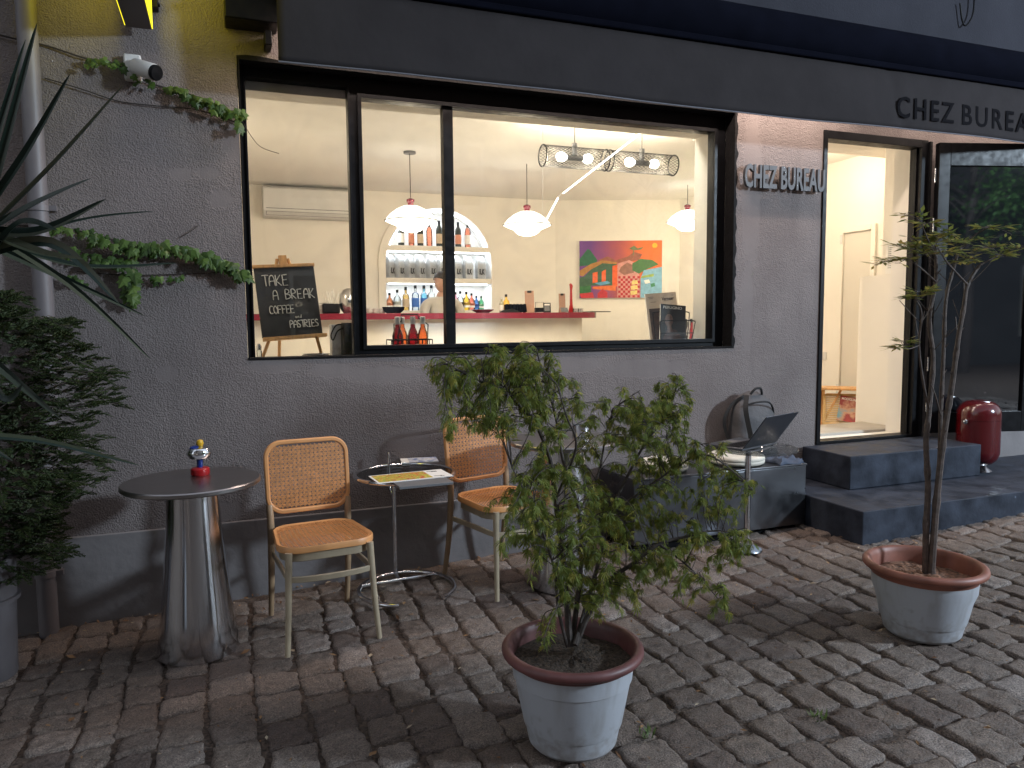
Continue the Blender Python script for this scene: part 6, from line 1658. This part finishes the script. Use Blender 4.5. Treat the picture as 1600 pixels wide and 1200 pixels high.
# ---- seen through the door
def vestibule():
    X = 5.65
    # inner door in the side wall
    y1, y0 = atx(1310, 450, X-.02).y, atx(1366, 450, X-.02).y
    zt = atx(1335, 354, X-.02).z
    d = MB(); fw = .05
    d.span((X-.03, y0, FL), (X-.001, y0+fw, zt)); d.span((X-.03, y1-fw, FL), (X-.001, y1, zt)); d.span((X-.03, y0+fw, zt-fw), (X-.001, y1-fw, zt))
    fr = d.build('inner_door', MT['inner'], B, smooth=False, bevel=.003)
    MB().span((X-.012, y0+fw+.004, FL+.01), (X-.0015, y1-fw-.004, zt-fw-.004)).build('door_panel', pm('inner_door_paint', (.66, .62, .55), .6), fr, smooth=False)
    for z in (FL+.3, FL+1.75): MB().span((X-.035, y1-fw+.004, z), (X-.03, y1-fw+.03, z+.09)).build('hinge', MT['white'], fr)
    # pier on the right with a low rounded wall in front, and the ceiling drop
    a = atx(1388, 300, 5.25)
    MB().span((5.05, TH+.001, FL), (5.62, .62, CE-.001)).build('pier', MT['inner'], B, smooth=False)
    zl = at(1395, 433, .70).z
    pts = [(4.93, TH+.001), (5.60, TH+.001), (5.60, .80)]+[(5.05-.12*math.sin(R(a_)), .80-.12+.12*math.cos(R(a_))) for a_ in range(0, 91, 15)]
    MB().prism(pts, lambda u, v, w_: (u, v, FL+.001+w_), zl-FL).build('low_wall', MT['inner'], B, ang=30)
    MB().span((3.4, TH+.001, at(1340, 243, .9).z), (5.64, .9, CE-.001)).build('soffit', MT['inner'], B, smooth=False)
    p = at(1401, 432, .635); q = at(1401, 372, .635)
    n = thing('notice_sheet', 'white printed notice standing against the pier inside the doorway', 'notice', (5.02, .62, zl+FL*0), 0)
    n.location = (0, 0, 0)
    a0, a1 = atx(1384, 428, 5.045), atx(1413, 374, 5.045)          # near edge is the right one
    ya, yb, zb_, zt2 = a1.y, a0.y, max(a0.z, zl+.01), a1.z
    MB().span((5.040, ya, zb_), (5.0485, yb, zt2)).build('sheet', MT['paper'], n, smooth=False)
    l = MB()
    for i in range(14):
        z = zt2-.04-i*.016
        if z > zb_+.03: l.span((5.0385, ya+.02+(i % 3)*.015, z), (5.0398, yb-.02, z+.004))
    l.build('lettering', MT['grey'], n, smooth=False)
    s = atx(1289, 555, 5.65)
    o = MB().box((0, 0, 0), (.012, .08, .08)).build('light_switch', MT['white'], None, bevel=.004); o.location = (5.643, atx(1287, 556, 5.65).y, atx(1287, 556, 5.65).z); tag(o, 'white wall switch inside the doorway beside the inner door', 'switch')
    # folding wooden stand with a slatted magazine tray
    T_ = atx(1320, 606, 5.35)
    t = thing('wooden_stand', 'small pine folding stand with slatted tray just inside the door', 'stand', (5.35, T_.y, FL), R(-44))
    h = T_.z-FL
    MB().box((0, .04, h-.008), (.50, .26, .018)).build('top', MT['wood'], t, bevel=.003)
    for x in (-.20, .20):
        MB().tube([(x, -.15, 0), (x, .10, h-.02)], .012, 6).build('leg', MT['wood'], t); MB().tube([(x*.9, .20, 0), (x*.9, -.02, h-.02)], .012, 6).build('leg', MT['wood'], t)
    MB().tube([(-.20, -.10, .03), (-.03, .02, h-.02)], .012, 6).build('leg', MT['wood'], t)
    rot = Euler((R(-30), 0, 0)).to_matrix(); o_ = Vector((.02, -.13, .06))
    m = MB()
    for i in range(15): m.box(o_+rot@Vector((0, 0, .02+i*.0185)), (.36, .008, .011), (R(-30), 0, 0))
    for x in (-.19, .19): m.box(o_+rot@Vector((x, -.004, .15)), (.024, .018, .31), (R(-30), 0, 0))
    for z in (.003, .303): m.box(o_+rot@Vector((0, -.002, z)), (.356, .016, .022), (R(-30), 0, 0))
    m.build('tray', MT['traywood'], t)
    bk = thing('art_book', 'art book with blue, red and skin toned cover in the slatted tray', 'book', (5.35, T_.y, FL), R(-44))
    bm_ = picture_mat('art_cover', [(.06, .14, .28), (.16, .34, .42), (.55, .30, .18), (.28, .03, .03), (.5, .06, .04)], 7, .35, .6)
    rb = rot@Matrix.Rotation(R(8), 3, 'Y'); o2 = o_+rot@Vector((-.005, -.016, .02))
    m = MB().box(o2+rb@Vector((0, 0, .135)), (.165, .010, .25), rb); m.build('pages', MT['paper'], bk)
    m = MB().box(o2+rb@Vector((0, -.0062, .135)), (.167, .002, .252), rb); m.build('cover', bm_, bk)
    text_mb('MODIGLIANI', .03, lambda u, v, w_: o2+rb@Vector((-.07+u, -.0074-w_, .222+v)), .0008, bold=.02, fit=(.14, .024)).build('lettering', MT['paper'], bk, smooth=False)
    c = thing('ceiling_light', 'round white lamp on the ceiling inside the entrance', 'lamp', (5.0, 1.3, CE))
    MB().lathe([(0, -.03), (.13, -.028), (.14, -.02), (.14, -.001)], 32).build('diffuser', MT['lampwhite'], c)
    dup(c, (-.35, 2.2, CE), 0, 'round white ceiling lamp added out of view to brighten the left part of the room')
    point('ceiling_lamp', (-.35, 2.2, CE-.12), 2.6, WARM, .14)  # added fill, no lamp known here; lifts the left back wall
    point('ceiling_lamp', (5.0, 1.3, CE-.12), 2.5, WARM, .14)
vestibule()

# ================================================================== ACROSS THE STREET (mirrored in the door glass, lights the front)
def street_lamp():
    x, y = 9.03, -7.54; z = gz(x)
    t = thing('street_lamp', 'cool white street lamp across the street, mirrored in the open glass door', 'street lamp', (x, y, z))
    MB().tube([(0, 0, -.05), (0, 0, 3.7)], [.06, .04], 14).build('pole', MT['black'], t)
    MB().tube(smooth_path([(0, 0, 3.65), (-.03, .05, 3.95), (-.2, .3, 4.05), (-.35, .5, 4.03)], 5), .025, 10).build('arm', MT['black'], t)
    MB().lathe([(.03, .06), (.14, .03), (.16, -.01), (.15, -.02)], 24, (-.38, .54, 3.98)).build('head', MT['black'], t)
    MB().lathe([(.14, -.02), (.10, -.07), (0, -.09)], 24, (-.38, .54, 3.98)).build('lens', MT['lamplens'], t)
    point('street_light', (x-.38, y+.54, z+3.82), 470, (.70, .85, 1.0), .34)
MT['lamplens'] = pm('street_lamp_lit', (1, 1, 1), .3, emit=(.8, .9, 1), es=30)
street_lamp()
def street_tree():
    rnd = random.Random(31); x, y = 8.6, -10.0; z = gz(x)
    t = thing('street_tree', 'leafy street tree beside the lamp, mirrored in the open glass door', 'tree', (x, y, z))
    w_ = MB(); w_.tube(smooth_path([(0, 0, -.1), (.05, 0, 1.2), (0, .05, 2.4), (.1, 0, 4.2)], 5), [.14-.09*i/15 for i in range(16)], 10)
    fo = MB()
    for k in range(26):
        a = rnd.uniform(0, 6.28); rr = rnd.uniform(.5, 1.7); zz = rnd.uniform(2.4, 5); c = Vector((rr*math.cos(a), rr*math.sin(a), zz))
        w_.tube(smooth_path([(0, .03, min(zz-.6, 3.9)), c*.5+Vector((0, 0, zz*.5-.1)), c], 4), [.03-.003*i for i in range(9)], 6)
        for _ in range(150):
            p = c+Vector((rnd.gauss(0, .28), rnd.gauss(0, .28), rnd.gauss(0, .22))); d = Vector((rnd.uniform(-1, 1), rnd.uniform(-1, 1), rnd.uniform(-1, .3))).normalized(); s_ = d.orthogonal().normalized(); l = rnd.uniform(.06, .11)
            fo.add([p, p+d*l*.5+s_*l*.3, p+d*l, p+d*l*.5-s_*l*.3], [(0, 1, 2, 3)])
    w_.build('trunk', MT['bark'], t); fo.build('crown', leaf_mat('street_tree_leaves', (.03, .07, .02), (.06, .12, .03), None, .5, .3), t, smooth=False, fix=False)
street_tree()

def opposite_house():
    y = -12.0; rnd = random.Random(17)
    t = thing('opposite_house', 'dim house row across the street, mirrored in the window glass and steel', 'building', (0, y, 0))
    MB().span((-16, -3, -1.2), (18, 0, 9.4)).build('wall', MT['housewall'], t, smooth=False)
    m = MB(); m.add([(-16.4, .4, 9.4), (18.4, .4, 9.4), (18.4, -3.2, 11.2), (-16.4, -3.2, 11.2), (-16.4, -3.2, 9.4), (18.4, -3.2, 9.4)], [(0, 1, 2, 3), (0, 4, 5, 1), (3, 2, 5, 4), (0, 3, 4), (1, 5, 2)]); m.build('roof', MT['navy'], t, smooth=False)
    for i, x in enumerate((-13, -10.2, -7, -4.1, -1.2, 1.9, 5, 8.2, 11, 14)):
        for k, z in enumerate((1.0, 3.9, 6.8)):
            w_ = MB().span((x-.6, .001, z), (x+.6, .05, z+1.5)).build('window', MT['housetrim'], t, smooth=False)
            MB().span((x-.5, .051, z+.1), (x+.5, .06, z+1.4)).build('pane', MT['doorglass'], w_, smooth=False)
MT['housewall'] = pm('opposite_render', (.06, .057, .055), .85, var=.15, vs=2); MT['housetrim'] = pm('opposite_trim', (.25, .24, .22), .7)
opposite_house()

def weeds():
    rnd = random.Random(41)
    for px, py, lab in ((1278, 1122, 'small green weed growing between the cobblestones at lower right'), (1010, 1150, 'thin grass tuft beside the base of the maple pot')):
        p = atz(px, py, .08); p = atz(px, py, gz(p.x)); m = MB()
        for _ in range(26):
            a = rnd.uniform(0, 6.28); l = rnd.uniform(.015, .045); d = Vector((math.cos(a)*.7, math.sin(a)*.7, rnd.uniform(.3, 1.2))).normalized(); q = d.cross(Vector((0, 0, 1))).normalized()*.0028; b = Vector((rnd.uniform(-.02, .02), rnd.uniform(-.02, .02), 0))
            m.add([b, b+d*l*.55+q, b+d*l, b+d*l*.55-q], [(0, 1, 2, 3)])
        o = m.build('weed', leaf_mat('weed_leaves', (.07, .12, .03), (.14, .20, .05), None, .5, .3), smooth=False, fix=False); o.location = (p.x, p.y, gz(p.x)-.004); tag(o, lab, 'weed')
weeds()
